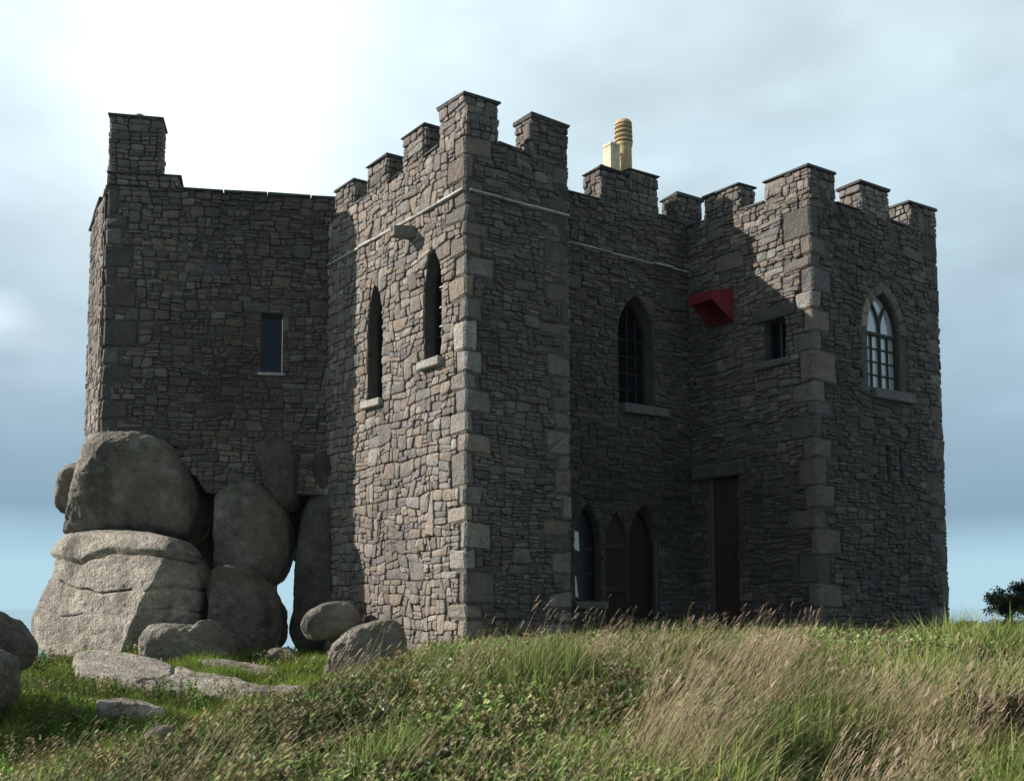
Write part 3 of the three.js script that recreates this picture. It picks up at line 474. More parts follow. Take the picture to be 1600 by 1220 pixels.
// ---------------------------------------------------------------- stones: the largest in view become meshes of their own, the rest one mass
{
  const cw = castle.matrixWorld, v = new THREE.Vector3(), nn = new THREE.Vector3();
  for (const s of pool) { v.copy(s.c).applyMatrix4(cw); nn.copy(s.N).transformDirection(cw); const d = eye.clone().sub(v), l = d.length(), f = nn.dot(d) / l; s.score = f > 0 ? s.area * f / (l * l) : 0; if (v.x > -7.2 && v.y < .1) s.score *= .2; }
  const limit = { stone: 300, corner_stone: 140, arch_stone: 60 }, rest = [];
  for (const kind of Object.keys(limit)) {
    const of = pool.filter((s) => s.name === kind).sort((a, b) => b.score - a.score);
    of.forEach((s, i) => { if (i < limit[kind] && s.score > 0) { s.g.translate(-s.c.x, -s.c.y, -s.c.z); const m = mesh(kind, s.g, M.stone, s.parent); m.position.copy(s.c); } else rest.push(s.g); });
  }
  const g = mergeGeometries(rest.map((q) => q.index ? q.toNonIndexed() : q)); const m = mesh('rubble_masonry', g, M.stone, castle); m.userData.kind = 'stuff'; m.userData.label = 'rough coursed rubble stones of the castle walls';
  console.log('stones', pool.length, 'massed', rest.length);
}

// ---------------------------------------------------------------- ground
const curve = (tab, x) => { let i = 1; while (i < tab.length - 1 && x > tab[i][0]) i++; const [a, p] = tab[i - 1], [b, q] = tab[i], t = clamp((x - a) / (b - a), 0, 1); return lerp(p, q, t * t * (3 - 2 * t) * .5 + t * .5); };
const LEFT = [[-40, -1.6], [0, -1.12], [9, -1.13], [11, -1.04], [13.5, -.94], [15.5, -.74], [17.5, -.53], [19.3, -.40], [20.6, -.55], [22, -1.2], [26, -3.2], [40, -9]];
const RIGHT = [[-40, -1.6], [0, -1.12], [5, -1.08], [7.6, -.74], [10, -.32], [12, -.06], [15, .0], [19, .02], [23, -.02], [27, -.05], [32, -.4], [40, -4]];
function groundY(x, d) {
  const b = smooth(-1.3, 1.6, x + .45 + .25 * (17 - d));
  let y = lerp(curve(LEFT, d), curve(RIGHT, d), b) - .10 * b - .14 * b * (1 - smooth(-.5, 3.5, x)) * smooth(11, 15, d);
  y += .62 * Math.exp(-(((x + 6.4) / 1.25) ** 2) - (((d - 12.6) / 1.7) ** 2));                 // the mound on the left
  y += (1 - b) * .12 * Math.exp(-(((x + 2.2) / .9) ** 2) - (((d - 18) / 1.3) ** 2));
  const r = Math.hypot(x - 2, d - 16), s = Math.max(0, r - 19);
  y -= .32 * s * s / (s + 14);
  y += .09 * noise3(x * .7, d * .7, 3) + .025 * noise3(x * 2.7, d * 2.7, 8) + Math.min(6, s * .05) * fbm(x * .02, d * .02, 5, 4);
  return y;
}
const groundMap = tileTex(512, 41, (n) => { const g = n[2] * .4 + n[4] * .35 + n[6] * .25, k = n[1] * .5 + n[5] * .5; return [.22 + .30 * k, .25 + .28 * g, .12 + .14 * k]; });
{
  const N = 220, P = [], UV = [], I = []; const warp = (t) => Math.sign(t) * (Math.abs(t) * 14 + 900 * Math.pow(Math.abs(t), 5));
  for (let j = 0; j <= N; j++) for (let i = 0; i <= N; i++) { const x = 1 + warp(2 * i / N - 1), d = 14 + warp(2 * j / N - 1); P.push(x, groundY(x, d), -d); UV.push(x, d); }
  for (let j = 0; j < N; j++) for (let i = 0; i < N; i++) { const a = j * (N + 1) + i, b = a + 1, c = a + N + 1, e = c + 1; I.push(a, b, e, a, e, c); }
  const g = new THREE.BufferGeometry(); g.setAttribute('position', new THREE.Float32BufferAttribute(P, 3)); g.setAttribute('uv', new THREE.Float32BufferAttribute(UV, 2)); g.setIndex(I); g.computeVertexNormals();
  const m = mesh('ground', g, std({ color: lin(.30, .30, .30), map: rep(groundMap, .45), bumpMap: rep(stoneBump, .7), bumpScale: .06, roughness: 1 })); m.userData = { kind: 'structure', label: 'grassy hilltop the castle stands on', category: 'ground' }; scene.add(m);
  const sea = mesh('sea', new THREE.CircleGeometry(60000, 96).rotateX(-Math.PI / 2).translate(0, -205, 0), std({ color: lin(.26, .37, .43), roughness: .1, metalness: 0 })); sea.userData = { kind: 'structure', label: 'distant sea below the hill, haze put into its pale colour', category: 'sea' }; scene.add(sea);  // sea base colour is lightened to paint in distance haze
}

// ---------------------------------------------------------------- boulders; tone paints shaded ones darker and sunlit ones paler
function boulder(name, label, x0, y0, d0, outline, o = {}) {
  const { front = 1, back = 1, p = .6, tx = 0, ty = 0, seed = 1, amp = .05, fine = .012, nu = 120, nv = 70, cracks = [], pits = [], tone = 1, ledge = 0, step = null, flat = false, cuts = 9, depth = .12, fold = null, group: grp } = o;
  const rc = rng(seed * 131 + 7), planes = []; for (let k = 0; k < cuts; k++) { const n = new THREE.Vector3((rc() - .5) * 2.2, (rc() - .5) * 2.2, rc() < .8 ? .35 + rc() : -.5).normalize(); planes.push([n.x, n.y, n.z, 1 - depth * (.35 + rc())]); }
  let P = []; for (let i = 0; i < outline.length; i += 2) P.push([outline[i], outline[i + 1]]); if (poly.area(P) < 0) P.reverse();
  for (let k = 0; k < 2; k++) { const Q = []; for (let i = 0; i < P.length; i++) { const a = P[i], b = P[(i + 1) % P.length]; Q.push([lerp(a[0], b[0], .22), lerp(a[1], b[1], .22)], [lerp(a[0], b[0], .78), lerp(a[1], b[1], .78)]); } P = Q; }
  const radius = (c, s) => { let best = .05; for (let i = 0; i < P.length; i++) { const a = P[i], b = P[(i + 1) % P.length], ex = b[0] - a[0], ey = b[1] - a[1], den = c * ey - s * ex; if (Math.abs(den) < 1e-9) continue; const t = (a[0] * ey - a[1] * ex) / den, q = (a[0] * s - a[1] * c) / den; if (t > 0 && q >= -1e-6 && q <= 1 + 1e-6) best = Math.max(best, t); } return best; };
  const pos = [], col = [], uv = [], idx = [], rr = []; for (let i = 0; i < nu; i++) { const t = i / nu * 2 * Math.PI; rr.push(radius(Math.cos(t), Math.sin(t))); }
  for (const k of planes) { let m = 0; for (let i = 0; i < nu; i += 3) for (const q of [0, .35, .6, .8, .93, 1]) { const t = i / nu * 2 * Math.PI, ne = 2 / p, z = Math.pow(1 - Math.pow(q, ne), 1 / ne); m = Math.max(m, k[0] * rr[i] * q * Math.cos(t) + k[1] * rr[i] * q * Math.sin(t) + k[2] * z * (k[2] > 0 ? front : -back)); } k.push(m); }
  const segd = (x, y, pl) => { let m = 9; for (let i = 0; i < pl.length - 1; i++) { const [a, b] = pl[i], [c, d] = pl[i + 1], ex = c - a, ey = d - b, t = clamp(((x - a) * ex + (y - b) * ey) / (ex * ex + ey * ey), 0, 1); m = Math.min(m, Math.hypot(x - a - ex * t, y - b - ey * t)); } return m; };
  for (let j = 0; j <= nv; j++) {
    const hf = nv / 2, q0 = j <= hf ? j / hf : (nv - j) / hf, s = Math.sin(q0 * Math.PI / 2), ne = 2 / p, c = (j <= hf ? 1 : -1) * Math.pow(Math.max(0, 1 - Math.pow(s, ne)), 1 / ne);
    for (let i = 0; i < nu; i++) {
      const t = i / nu * 2 * Math.PI, R = rr[i] * s; let x = R * Math.cos(t), y = R * Math.sin(t), z = (c > 0 ? front : back) * c;
      for (const k of planes) { const dd = k[0] * x + k[1] * y + k[2] * z, sup = k[4] * k[3]; if (dd > sup) { const e = (dd - sup) * .9; x -= k[0] * e * .5; y -= k[1] * e * .5; z -= k[2] * e; } }
      // outward direction, roughly
      let nx = Math.cos(t) * s, ny = Math.sin(t) * s, nz = c; const nl = Math.hypot(nx, ny, nz) || 1; nx /= nl; ny /= nl; nz /= nl;
      let dsp = amp * 1.3 * fbm(x * 1.1 + seed * 9, y * 1.5, z * 1.1, 3) + amp * .5 * noise3(x * 3.3, y * 4.6 + seed, z * 3.3) + fine * 1.6 * fbm(x * 9, y * 11, z * 9 + seed, 3);

      if (ledge) dsp -= ledge * Math.pow(Math.abs(Math.sin(y * 5.3 + 1.2 * noise3(x, y, seed))), 14);
      for (const k of cracks) if (c > -.3) { const dd = segd(x, y + .03 * noise3(x * 4, seed, 0), k.pts); dsp -= k.deep * Math.exp(-Math.pow(dd / k.wide, 2)); }
      if (step && c > -.5) { const yl = step(x); dsp += .075 * smooth(0, .045, y - yl) - .02; }
      { const h = noise3(x * 13 + seed, y * 13, z * 13); if (h > .35) dsp -= fine * 1.1 * (h - .35) / .65; }
      
      x += nx * dsp; y += ny * dsp; z += nz * dsp; z += tx * x + ty * y; if (fold) { const e = x - fold[0] - fold[1] * y + .05 * noise3(y * 5, seed, 2); if (e > 0) z -= fold[2] * e; }
      if (flat) { const t = z; z = -y; y = t; }
      pos.push(x, y, z); uv.push(x * .85 + z * .55 + seed, y * .9 + z * .3);
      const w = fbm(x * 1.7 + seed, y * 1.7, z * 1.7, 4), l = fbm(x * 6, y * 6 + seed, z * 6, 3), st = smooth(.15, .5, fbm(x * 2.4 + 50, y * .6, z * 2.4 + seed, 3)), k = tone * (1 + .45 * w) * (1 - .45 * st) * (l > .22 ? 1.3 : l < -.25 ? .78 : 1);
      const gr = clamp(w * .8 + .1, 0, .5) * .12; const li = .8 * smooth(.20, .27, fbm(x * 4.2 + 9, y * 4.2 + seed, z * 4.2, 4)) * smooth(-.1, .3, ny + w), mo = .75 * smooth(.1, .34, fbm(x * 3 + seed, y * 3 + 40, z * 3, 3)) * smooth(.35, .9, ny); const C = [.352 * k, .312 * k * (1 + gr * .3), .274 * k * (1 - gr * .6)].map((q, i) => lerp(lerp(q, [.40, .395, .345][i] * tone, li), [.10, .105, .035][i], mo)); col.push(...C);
    }
  }
  for (let j = 0; j < nv; j++) for (let i = 0; i < nu; i++) { const a = j * nu + i, b = j * nu + (i + 1) % nu, c = a + nu, d = b + nu; idx.push(a, c, b, b, c, d); }
  const g = new THREE.BufferGeometry(); g.setAttribute('position', new THREE.Float32BufferAttribute(pos, 3)); g.setAttribute('color', new THREE.Float32BufferAttribute(col, 3)); g.setAttribute('uv', new THREE.Float32BufferAttribute(uv, 2)); g.setIndex(idx); g.computeVertexNormals();
  const h = g.toNonIndexed(); boxUv3(h);
  const m = new THREE.Mesh(h, M.granite); m.position.set(x0, y0, -d0); m.castShadow = m.receiveShadow = true; return top(m, name, label, 'boulder', grp ? { group: grp } : {});
}
boulder('boulder', 'largest sunlit boulder, split by a long crack, at the foot of the left corner', -6.59, .84, 20.3, [-1.65, -.69, -1.46, -.04, -1.21, .49, -1.34, .82, -1.04, 1.13, -.06, 1.13, 1.2, 1, 1.61, .56, 1.73, .08, 1.7, -.69, 1.57, -1.28, .24, -1.34, -1.3, -1.2], { front: 1.0, back: 1.5, p: .33, tx: .52, ty: -.28, seed: 2, amp: .04, fine: .013, nu: 420, nv: 260, tone: 1.42, cuts: 5, depth: .05, fold: [.98, .42, 1.05], step: (x) => x < -.45 ? lerp(.68, .56, (x + 1.5) / 1.05) : x < .1 ? lerp(.56, .74, (x + .45) / .55) : .74 - .06 * (x - .1), cracks: [{ pts: [[-1.7, .64], [-1.5, .64], [-1.0, .64], [-.45, .55], [.1, .73], [.8, .70], [1.4, .62], [1.7, .56]], deep: .13, wide: .026 }, { pts: [[-.9, .22], [-.4, .06], [.2, -.02], [.7, .05]], deep: .09, wide: .018 }, { pts: [[-1.3, -.3], [-.8, -.42], [-.3, -.40]], deep: .04, wide: .02 }, { pts: [[1.0, .0], [1.4, .1], [1.8, .05]], deep: .06, wide: .025 }, { pts: [[.95, -.35], [1.4, -.3], [1.8, -.36]], deep: .06, wide: .025 }] });
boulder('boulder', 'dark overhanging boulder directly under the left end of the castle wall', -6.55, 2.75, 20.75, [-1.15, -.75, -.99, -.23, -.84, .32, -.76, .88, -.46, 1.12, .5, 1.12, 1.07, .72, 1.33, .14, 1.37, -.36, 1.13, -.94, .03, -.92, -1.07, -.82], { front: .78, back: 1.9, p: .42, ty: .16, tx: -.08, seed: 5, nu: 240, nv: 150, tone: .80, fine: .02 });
boulder('boulder', 'rounded boulder sticking out behind the left castle corner against the sky', -8.41, 3.1, 23, [-.33, -.22, -.24, .26, .02, .58, .37, .49, .4, -.53, -.21, -.57], { front: .7, back: .7, seed: 6, tone: .9 });
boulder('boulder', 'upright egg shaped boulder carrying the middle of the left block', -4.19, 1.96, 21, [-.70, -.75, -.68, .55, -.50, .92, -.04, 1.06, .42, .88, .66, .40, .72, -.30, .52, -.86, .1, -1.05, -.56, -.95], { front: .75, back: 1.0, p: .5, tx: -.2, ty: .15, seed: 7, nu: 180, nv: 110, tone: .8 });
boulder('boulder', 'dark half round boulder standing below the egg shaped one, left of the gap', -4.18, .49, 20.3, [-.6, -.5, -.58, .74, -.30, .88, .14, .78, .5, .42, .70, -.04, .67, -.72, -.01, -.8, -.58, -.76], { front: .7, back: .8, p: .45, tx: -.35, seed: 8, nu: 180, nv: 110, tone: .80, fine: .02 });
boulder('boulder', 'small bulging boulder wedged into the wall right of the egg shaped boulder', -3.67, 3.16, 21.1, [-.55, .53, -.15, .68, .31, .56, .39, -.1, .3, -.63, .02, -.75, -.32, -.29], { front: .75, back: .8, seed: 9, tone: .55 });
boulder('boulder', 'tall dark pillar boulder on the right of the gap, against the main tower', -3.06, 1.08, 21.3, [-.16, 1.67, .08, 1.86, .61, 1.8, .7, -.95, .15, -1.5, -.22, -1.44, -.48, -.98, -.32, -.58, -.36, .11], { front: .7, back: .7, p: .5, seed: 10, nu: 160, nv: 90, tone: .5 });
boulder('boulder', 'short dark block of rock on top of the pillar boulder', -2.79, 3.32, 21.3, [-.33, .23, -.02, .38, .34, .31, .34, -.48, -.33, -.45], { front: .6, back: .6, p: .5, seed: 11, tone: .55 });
boulder('boulder', 'small rounded boulder with a sunlit left end, touching the base of the tower', -2.49, .32, 19.0, [-.43, -.07, -.33, .18, -.02, .33, .45, .35, .57, -.15, .1, -.32, -.34, -.32], { front: .45, back: .5, p: .5, tx: -.45, seed: 12, tone: .95 });
boulder('boulder', 'domed boulder in the grass before the sunlit tower wall', -1.57, -.11, 17.2, [-.68, -.44, -.6, .04, -.34, .36, .19, .5, .45, .47, .57, .06, .6, -.39, -.19, -.59], { front: .5, back: .5, p: .38, tx: -.5, seed: 13, nu: 200, nv: 110, tone: .9, fine: .02 });
boulder('boulder', 'low mossy boulder in front of the largest boulder and the dark one', -4.71, 0, 18.5, [-.75, -.41, -.73, .16, -.54, .31, .09, .26, .22, .39, .38, .24, .62, -.01, .7, -.41, .02, -.52], { front: .5, back: .6, p: .45, tx: -.3, seed: 14, nu: 160, nv: 90, tone: .9, fine: .02 });
boulder('boulder', 'tiny round boulder at the bottom of the gap', -3.24, -.25, 18.7, [-.3, 0, -.15, .16, .13, .17, .3, .02, .26, -.18, -.25, -.18], { front: .28, back: .3, seed: 15, tone: 1.0, nu: 80, nv: 50 });
boulder('boulder', 'added dark boulder blocking light far back in the cleft under the left block', -5.0, 1.47, 23.4, [-1.24, 2.74, .58, 2.74, .84, .36, .62, -1.58, .1, -2.13, -1, -2.13], { front: .8, back: 1.0, p: .5, seed: 16, tone: .6 });  // added filler rock that keeps light out of the cleft
boulder('boulder', 'added dark boulder behind the egg shaped one, closing the top of the gap to light', -3.75, 2.55, 22.6, [-.35, 1.0, .5, 1.0, .55, -.2, .28, -.95, .12, -1.1, -.1, -.8], { front: .5, back: .6, p: .5, seed: 25, tone: .45 });  // added filler, toned dark so the top of the gap reads as shade
boulder('rock_slab', 'long flat rock slab lying in the grass below the boulders', -4.4, -.56, 16.1, [-1.9, 1.3, -1.6, .35, -.4, -.65, 1.1, -1.25, 1.9, -1.4, 2.1, -.85, .8, .25, -.6, 1.2, -1.5, 1.7], { flat: true, cuts: 0, front: .14, back: .5, p: .22, tx: -.075, ty: .12, cracks: [{ pts: [[-1.7, .6], [-.4, .0], [.3, -.1], [1.7, -.9]], deep: .06, wide: .03 }, { pts: [[-.3, -.6], [0, .1], [-.2, .9]], deep: .05, wide: .03 }], seed: 17, nu: 260, nv: 120, amp: .045, fine: .018, tone: 1.35 });
boulder('rock_slab', 'narrow rock ledge just behind the long slab', -3.6, -.48, 17.2, [-.85, .35, -.5, -.05, .3, -.3, .85, -.35, .75, .1, 0, .4], { flat: true, cuts: 0, front: .12, back: .4, p: .25, tx: -.12, ty: .2, seed: 18, nu: 160, amp: .03, fine: .016, tone: 1.25 });
boulder('rock_slab', 'low slab at the right end of the long slab', -2.68, -.66, 14.9, [-.42, .1, 0, -.2, .42, -.15, .42, .15, 0, .25], { flat: true, cuts: 0, front: .12, back: .3, p: .25, ty: .2, seed: 26, amp: .025, fine: .015, tone: 1.3 });
boulder('rock_slab', 'short flat slab in the grass in front of the long slab', -4.25, -.79, 13.5, [-.5, .35, -.2, -.3, .4, -.35, .55, .05, .1, .4], { flat: true, cuts: 0, front: .13, back: .3, p: .25, tx: -.08, ty: .22, seed: 19, amp: .03, fine: .016, tone: 1.3 });
boulder('rock_slab', 'thin pale slab half hidden in the weeds at the foot of the bank', -2.0, -.74, 11.7, [-.45, -.1, 0, -.25, .4, .1, .3, .3, -.1, .2], { flat: true, cuts: 0, front: .12, back: .2, p: .25, ty: .25, seed: 20, amp: .025, tone: 1.05, nu: 80, nv: 50 });
boulder('rock', 'small dark pointed rock in the foreground weeds', -2.86, -.70, 10.2, [-.24, -.2, -.12, .12, .03, .16, .14, .04, .2, -.2], { front: .2, back: .25, p: .6, seed: 21, amp: .03, tone: .62, nu: 90, nv: 60 });
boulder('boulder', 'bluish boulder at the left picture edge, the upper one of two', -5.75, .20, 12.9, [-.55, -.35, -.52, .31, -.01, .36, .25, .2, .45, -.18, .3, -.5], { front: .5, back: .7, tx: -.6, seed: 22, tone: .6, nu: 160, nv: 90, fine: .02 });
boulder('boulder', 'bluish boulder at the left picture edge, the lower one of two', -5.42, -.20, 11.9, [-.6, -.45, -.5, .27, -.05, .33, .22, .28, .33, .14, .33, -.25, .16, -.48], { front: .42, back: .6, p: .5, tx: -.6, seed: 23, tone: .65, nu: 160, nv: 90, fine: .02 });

// ---------------------------------------------------------------- grasses and herbs
const castleInv = castle.matrixWorld.clone().invert();
function insideCastle(x, d, m = .05) { const v = new THREE.Vector3(x, 0, -d).applyMatrix4(castleInv), a = v.x, b = -v.z; return (a > -m && a < 2.15 + m && b > -m && b < 5) || (a > 2 && a < 6.3 && b > 1.033 - m) || (a > 6.1 - m && a < 10.1 && b > -1.952 - m); }
const ROCKS = [[-6.6, 20.3, 1.75, 1.1], [-4.2, 20.3, .8, .8], [-3, 21.2, .7, .8], [-2.49, 19, .55, .4], [-1.57, 17.2, .62, .45], [-4.71, 18.5, .72, .45], [-3.24, 18.7, .3, .25], [-5.6, 16.9, .55, .45], [-4.8, 16.4, .6, .4], [-4.1, 16.0, .7, .4], [-3.3, 15.6, .65, .35], [-2.6, 15.2, .5, .25], [-3.6, 17.2, .65, .26], [-4.24, 13.5, .42, .3], [-2.68, 14.9, .35, .15], [-2.0, 11.6, .34, .18], [-2.86, 10.2, .2, .2], [-5.75, 12.9, .5, .5], [-5.42, 11.9, .42, .4]];
const nearRock = (x, d) => ROCKS.some(([a, b, c, e]) => { const q = Math.hypot((x - a) / (c + .12), (d - b) / (e + .22)); return q < 1.25; });
const onRock = (x, d) => ROCKS.some(([a, b, c, e]) => ((x - a) / c) ** 2 + ((d - b) / e) ** 2 < 1);
function blade(r, h, w, lean, leanA, curl, out, segs = 3, foldW = 1) {            // a bent, tapering blade; pushes triangles into out
  const c = Math.cos(leanA), s = Math.sin(leanA), tw = r() * 6.28, cx = Math.cos(tw) * w * .5, cz = Math.sin(tw) * w * .5, x0 = out.x, z0 = out.z; let px = x0, py = 0, pz = z0, pw = 1;
  for (let k = 1; k <= segs; k++) {
    const t = k / segs, off = h * (lean * t + curl * t * t), x = x0 + c * off, z = z0 + s * off, y = h * t * Math.sqrt(Math.max(.15, 1 - (lean + curl * t) ** 2 * .6)), q = k === segs ? 0 : 1 - t * .6;
    const A = [px - cx * pw, py, pz - cz * pw], B = [px + cx * pw, py, pz + cz * pw], C = [x + cx * q, y, z + cz * q], Dd = [x - cx * q, y, z - cz * q];
    out.p.push(...A, ...B, ...C); if (q) out.p.push(...A, ...C, ...Dd);
    for (let i = 0; i < (q ? 6 : 3); i++) out.c.push(...out.col);
    px = x; py = y; pz = z; pw = q;
  }
  return [px, py, pz];
}
function leaf(out, x, y, z, l, w, dx, dy, dz, r) { // a small folded leaf
  const n = Math.hypot(dx, dy, dz); dx /= n; dy /= n; dz /= n; let ax = -dz + .3 * (r() - .5), ay = .4 * (r() - .5), az = dx + .3 * (r() - .5); const an = Math.hypot(ax, ay, az) || 1; ax *= w / an; ay *= w / an; az *= w / an;
  const T = [x + dx * l, y + dy * l, z + dz * l], Mx = [x + dx * l * .45, y + dy * l * .45, z + dz * l * .45], L = [Mx[0] + ax, Mx[1] + ay + w * .25, Mx[2] + az], R = [Mx[0] - ax, Mx[1] - ay + w * .25, Mx[2] - az];
  out.p.push(x, y, z, ...L, ...T, x, y, z, ...T, ...R); for (let i = 0; i < 6; i++) out.c.push(...out.col);
}
function finish(out) { const g = new THREE.BufferGeometry(); g.setAttribute('position', new THREE.Float32BufferAttribute(out.p, 3)); g.setAttribute('color', new THREE.Float32BufferAttribute(out.c, 3)); g.computeVertexNormals(); return g; }
const fresh = () => ({ p: [], c: [], x: 0, z: 0, col: [1, 1, 1] });
const leafMat = (k = .3) => new THREE.MeshPhysicalMaterial({ color: lin(1, 1, 1), vertexColors: true, roughness: .8, side: THREE.DoubleSide, transmission: k, thickness: 0, specularIntensity: .3 });
const grassMat = leafMat(.3), herbMat = leafMat(.2), strawMat = leafMat(.15);
function tuft(seed, n, h0, h1, w, spread, col, vary, lean = .25, curl = .35) {
  const r = rng(seed), o = fresh();
  for (let i = 0; i < n; i++) { o.x = (r() - .5) * spread; o.z = (r() - .5) * spread; const k = 1 + (r() - .5) * vary, y = r() < .15 ? 1 : 0; o.col = [col[0] * k * (1 + y * .9), col[1] * k * (1 + y * .35), col[2] * k * (1 + y * .5)]; blade(r, lerp(h0, h1, r()), w * (.7 + .6 * r()), lean * (r() + .2), (r() - .5) * 2.6 + (r() < .3 ? 3 : 0), curl * r(), o, 3); }
  return finish(o);
}
function strawTuft(seed, n, h0, h1) {
  const r = rng(seed), o = fresh(), A = (r() - .5) * .7, L = .35 + .3 * r();
  for (let i = 0; i < n; i++) {
    o.x = (r() - .5) * .22; o.z = (r() - .5) * .22; const k = .7 + .6 * r(), g = r() * .5; o.col = [.33 * k, lerp(.265, .30, g) * k, .16 * k]; const h = lerp(h0, h1, Math.sqrt(r())), a = A + (r() - .5) * .9, T = blade(r, h, .0046, L * (.6 + .7 * r()), a, .30 * r(), o, 4);
    const c = Math.cos(a), s = Math.sin(a); o.col = [.36 * k, .275 * k, .20 * k]; const q = .5 + .5 * r();
    for (let j = 0; j < 4; j++) { const t = j / 4; leaf(o, T[0] - c * .05 * (1 - t), T[1] - .05 * (1 - t), T[2] - s * .05 * (1 - t), .045 * q, .0045 * q, c * .8 + (r() - .5) * .5, .6, s * .8 + (r() - .5) * .5, r); }
  }
  for (let i = 0; i < 9; i++) { o.x = (r() - .5) * .2; o.z = (r() - .5) * .2; const k = .7 + .6 * r(), y = r(); o.col = [lerp(.13, .30, y) * k, lerp(.17, .24, y) * k, lerp(.045, .12, y) * k]; blade(r, .18 + .3 * r(), .006, .3 + .4 * r(), A + (r() - .5) * 2.2, .5 * r(), o, 3); }
  return finish(o);
}
function herb(seed, n, h, l, col, vary) {
  const r = rng(seed), o = fresh();
  for (let s = 0; s < 5; s++) { o.x = (r() - .5) * .14; o.z = (r() - .5) * .14; o.col = [.10, .075, .045]; const hh = h * (.6 + .5 * r()), a = r() * 6.28, T = blade(r, hh, .006, .3 * r(), a, .3 * r(), o, 2); for (let i = 0; i < n; i++) { const t = .2 + .8 * r(), k = 1 + (r() - .5) * vary; o.col = [col[0] * k, col[1] * k, col[2] * k]; const an = r() * 6.28; leaf(o, lerp(o.x, T[0], t), T[1] * t, lerp(o.z, T[2], t), l * (.6 + .7 * r()), l * .24, Math.cos(an), .25 + .8 * r(), Math.sin(an), r); } }
  return finish(o);
}
function seedHead(seed, h, col, size) { const r = rng(seed), o = fresh(); for (let s = 0; s < 3; s++) { o.x = (r() - .5) * .12; o.z = (r() - .5) * .12; o.col = [.13, .10, .05]; const T = blade(r, h * (.7 + .5 * r()), .005, .25 * r(), (r() - .5) * 2.5, .2 * r(), o, 2); for (let i = 0; i < 9; i++) { const k = .8 + .4 * r(); o.col = [col[0] * k, col[1] * k, col[2] * k]; leaf(o, T[0], T[1], T[2], size * (.6 + .6 * r()), size * .35, r() - .5, r() - .3, r() - .5, r); } } return finish(o); }
function scatter(name, label, category, geos, mat, count, seed, accept, scale, tintOf, region) {
  const r = rng(seed), lists = geos.map(() => []), cols = geos.map(() => []), m = new THREE.Matrix4(), q = new THREE.Quaternion(), e = new THREE.Euler(); let tries = 0, n = 0;
  while (n < count && tries++ < count * 14) {
    const d = region ? lerp(region[2], region[3], r()) : 6.2 + 17 * Math.pow(r(), 1.35), x = region ? lerp(region[0], region[1], r()) : d * lerp(-.62, .72, r());
    const k = accept(x, d, r); if (k <= 0 || r() > k || insideCastle(x, d) || onRock(x, d)) continue;
    const i = (r() * geos.length) | 0, s = scale(x, d, r); e.set((r() - .5) * .2, (r() - .5) * .9, (r() - .5) * .2); q.setFromEuler(e); m.compose(new THREE.Vector3(x, groundY(x, d) - .015, -d), q, new THREE.Vector3(s, s * (.85 + .3 * r()), s)); lists[i].push(m.clone()); cols[i].push(tintOf(x, d, r)); n++;
  }
  const g = new THREE.Group(); top(g, name, label, category, { kind: 'stuff' });
  geos.forEach((ge, i) => { const im = new THREE.InstancedMesh(ge, mat, lists[i].length); im.name = name + '_clumps'; im.userData.kind = 'stuff'; im.castShadow = im.receiveShadow = true; lists[i].forEach((a, k) => { im.setMatrixAt(k, a); im.setColorAt(k, cols[i][k]); }); g.add(im); });
  console.log(name, n);
}
const bank = (x, d) => smooth(-.8, .8, x + 1.1 + .24 * (17 - d) + .6 * noise3(x * .8, d * .8, 4));
const strawy = (x, d) => clamp(.95 * Math.exp(-(((x - .27 * d) / (.16 * d + .15)) ** 2)) * (1 - .8 * smooth(8.8, 12.5, d)) * (.35 + 1.5 * noise3(x * 1.5, d * .8, 19)) + .02 + .32 * noise3(x * .9 + 5, d * .6, 23) * smooth(-1.5, 1, x), 0, 1);
const tone = (r, a, b) => { const t = r(); return new THREE.Color().setRGB(lerp(a[0], b[0], t), lerp(a[1], b[1], t), lerp(a[2], b[2], t)); };
const patch = (x, d) => .5 + .5 * fbm(x * .9, d * .9, 33, 3) * 1.6;
scatter('short_grass', 'short bright green grass on the trodden ground at the left', 'grass', [1, 2, 3, 4].map((s) => tuft(s, 16, .05, .15, .006, .16, [.185, .275, .055], .6, .35, .5)), grassMat, 30000, 51, (x, d) => (1 - bank(x, d)) * (d < 21 ? 1 : 0), (x, d, r) => .7 + .7 * r() + 1.1 * smooth(.45, .9, patch(x, d)) + (nearRock(x, d) ? .8 * r() : 0), (x, d, r) => { const k = .65 + .6 * patch(x, d); return tone(r, [.75 * k, .8 * k, .7 * k], [1.25 * k, 1.15 * k, 1 * k]); }, [-8.5, 2, 6.2, 21]);
scatter('meadow_grass', 'tangled knee high green grass all over the bank', 'grass', [11, 12, 13, 14].map((s) => tuft(s, 15, .14, .40, .0085, .2, [.205, .262, .078], .9, .35, .6)), grassMat, 34000, 52, (x, d) => bank(x, d) * (.55 + .45 * patch(x, d)), (x, d, r) => (.6 + .55 * r() + .9 * smooth(.5, .9, patch(x * 1.6 + 70, d * 1.3)) + (r() < .04 ? .45 : 0)) * (1 - .36 * smooth(10.5, 15.5, d)) * (1 - .32 * (1 - smooth(-1.5, 1.2, x))), (x, d, r) => { const s = strawy(x, d), k = .5 + .8 * patch(x, d); return tone(r, [.8 * k, .85 * k, .8 * k], [(1.15 + .45 * s) * k, (1.1 + .2 * s) * k, (1.0 + .15 * s) * k]); });
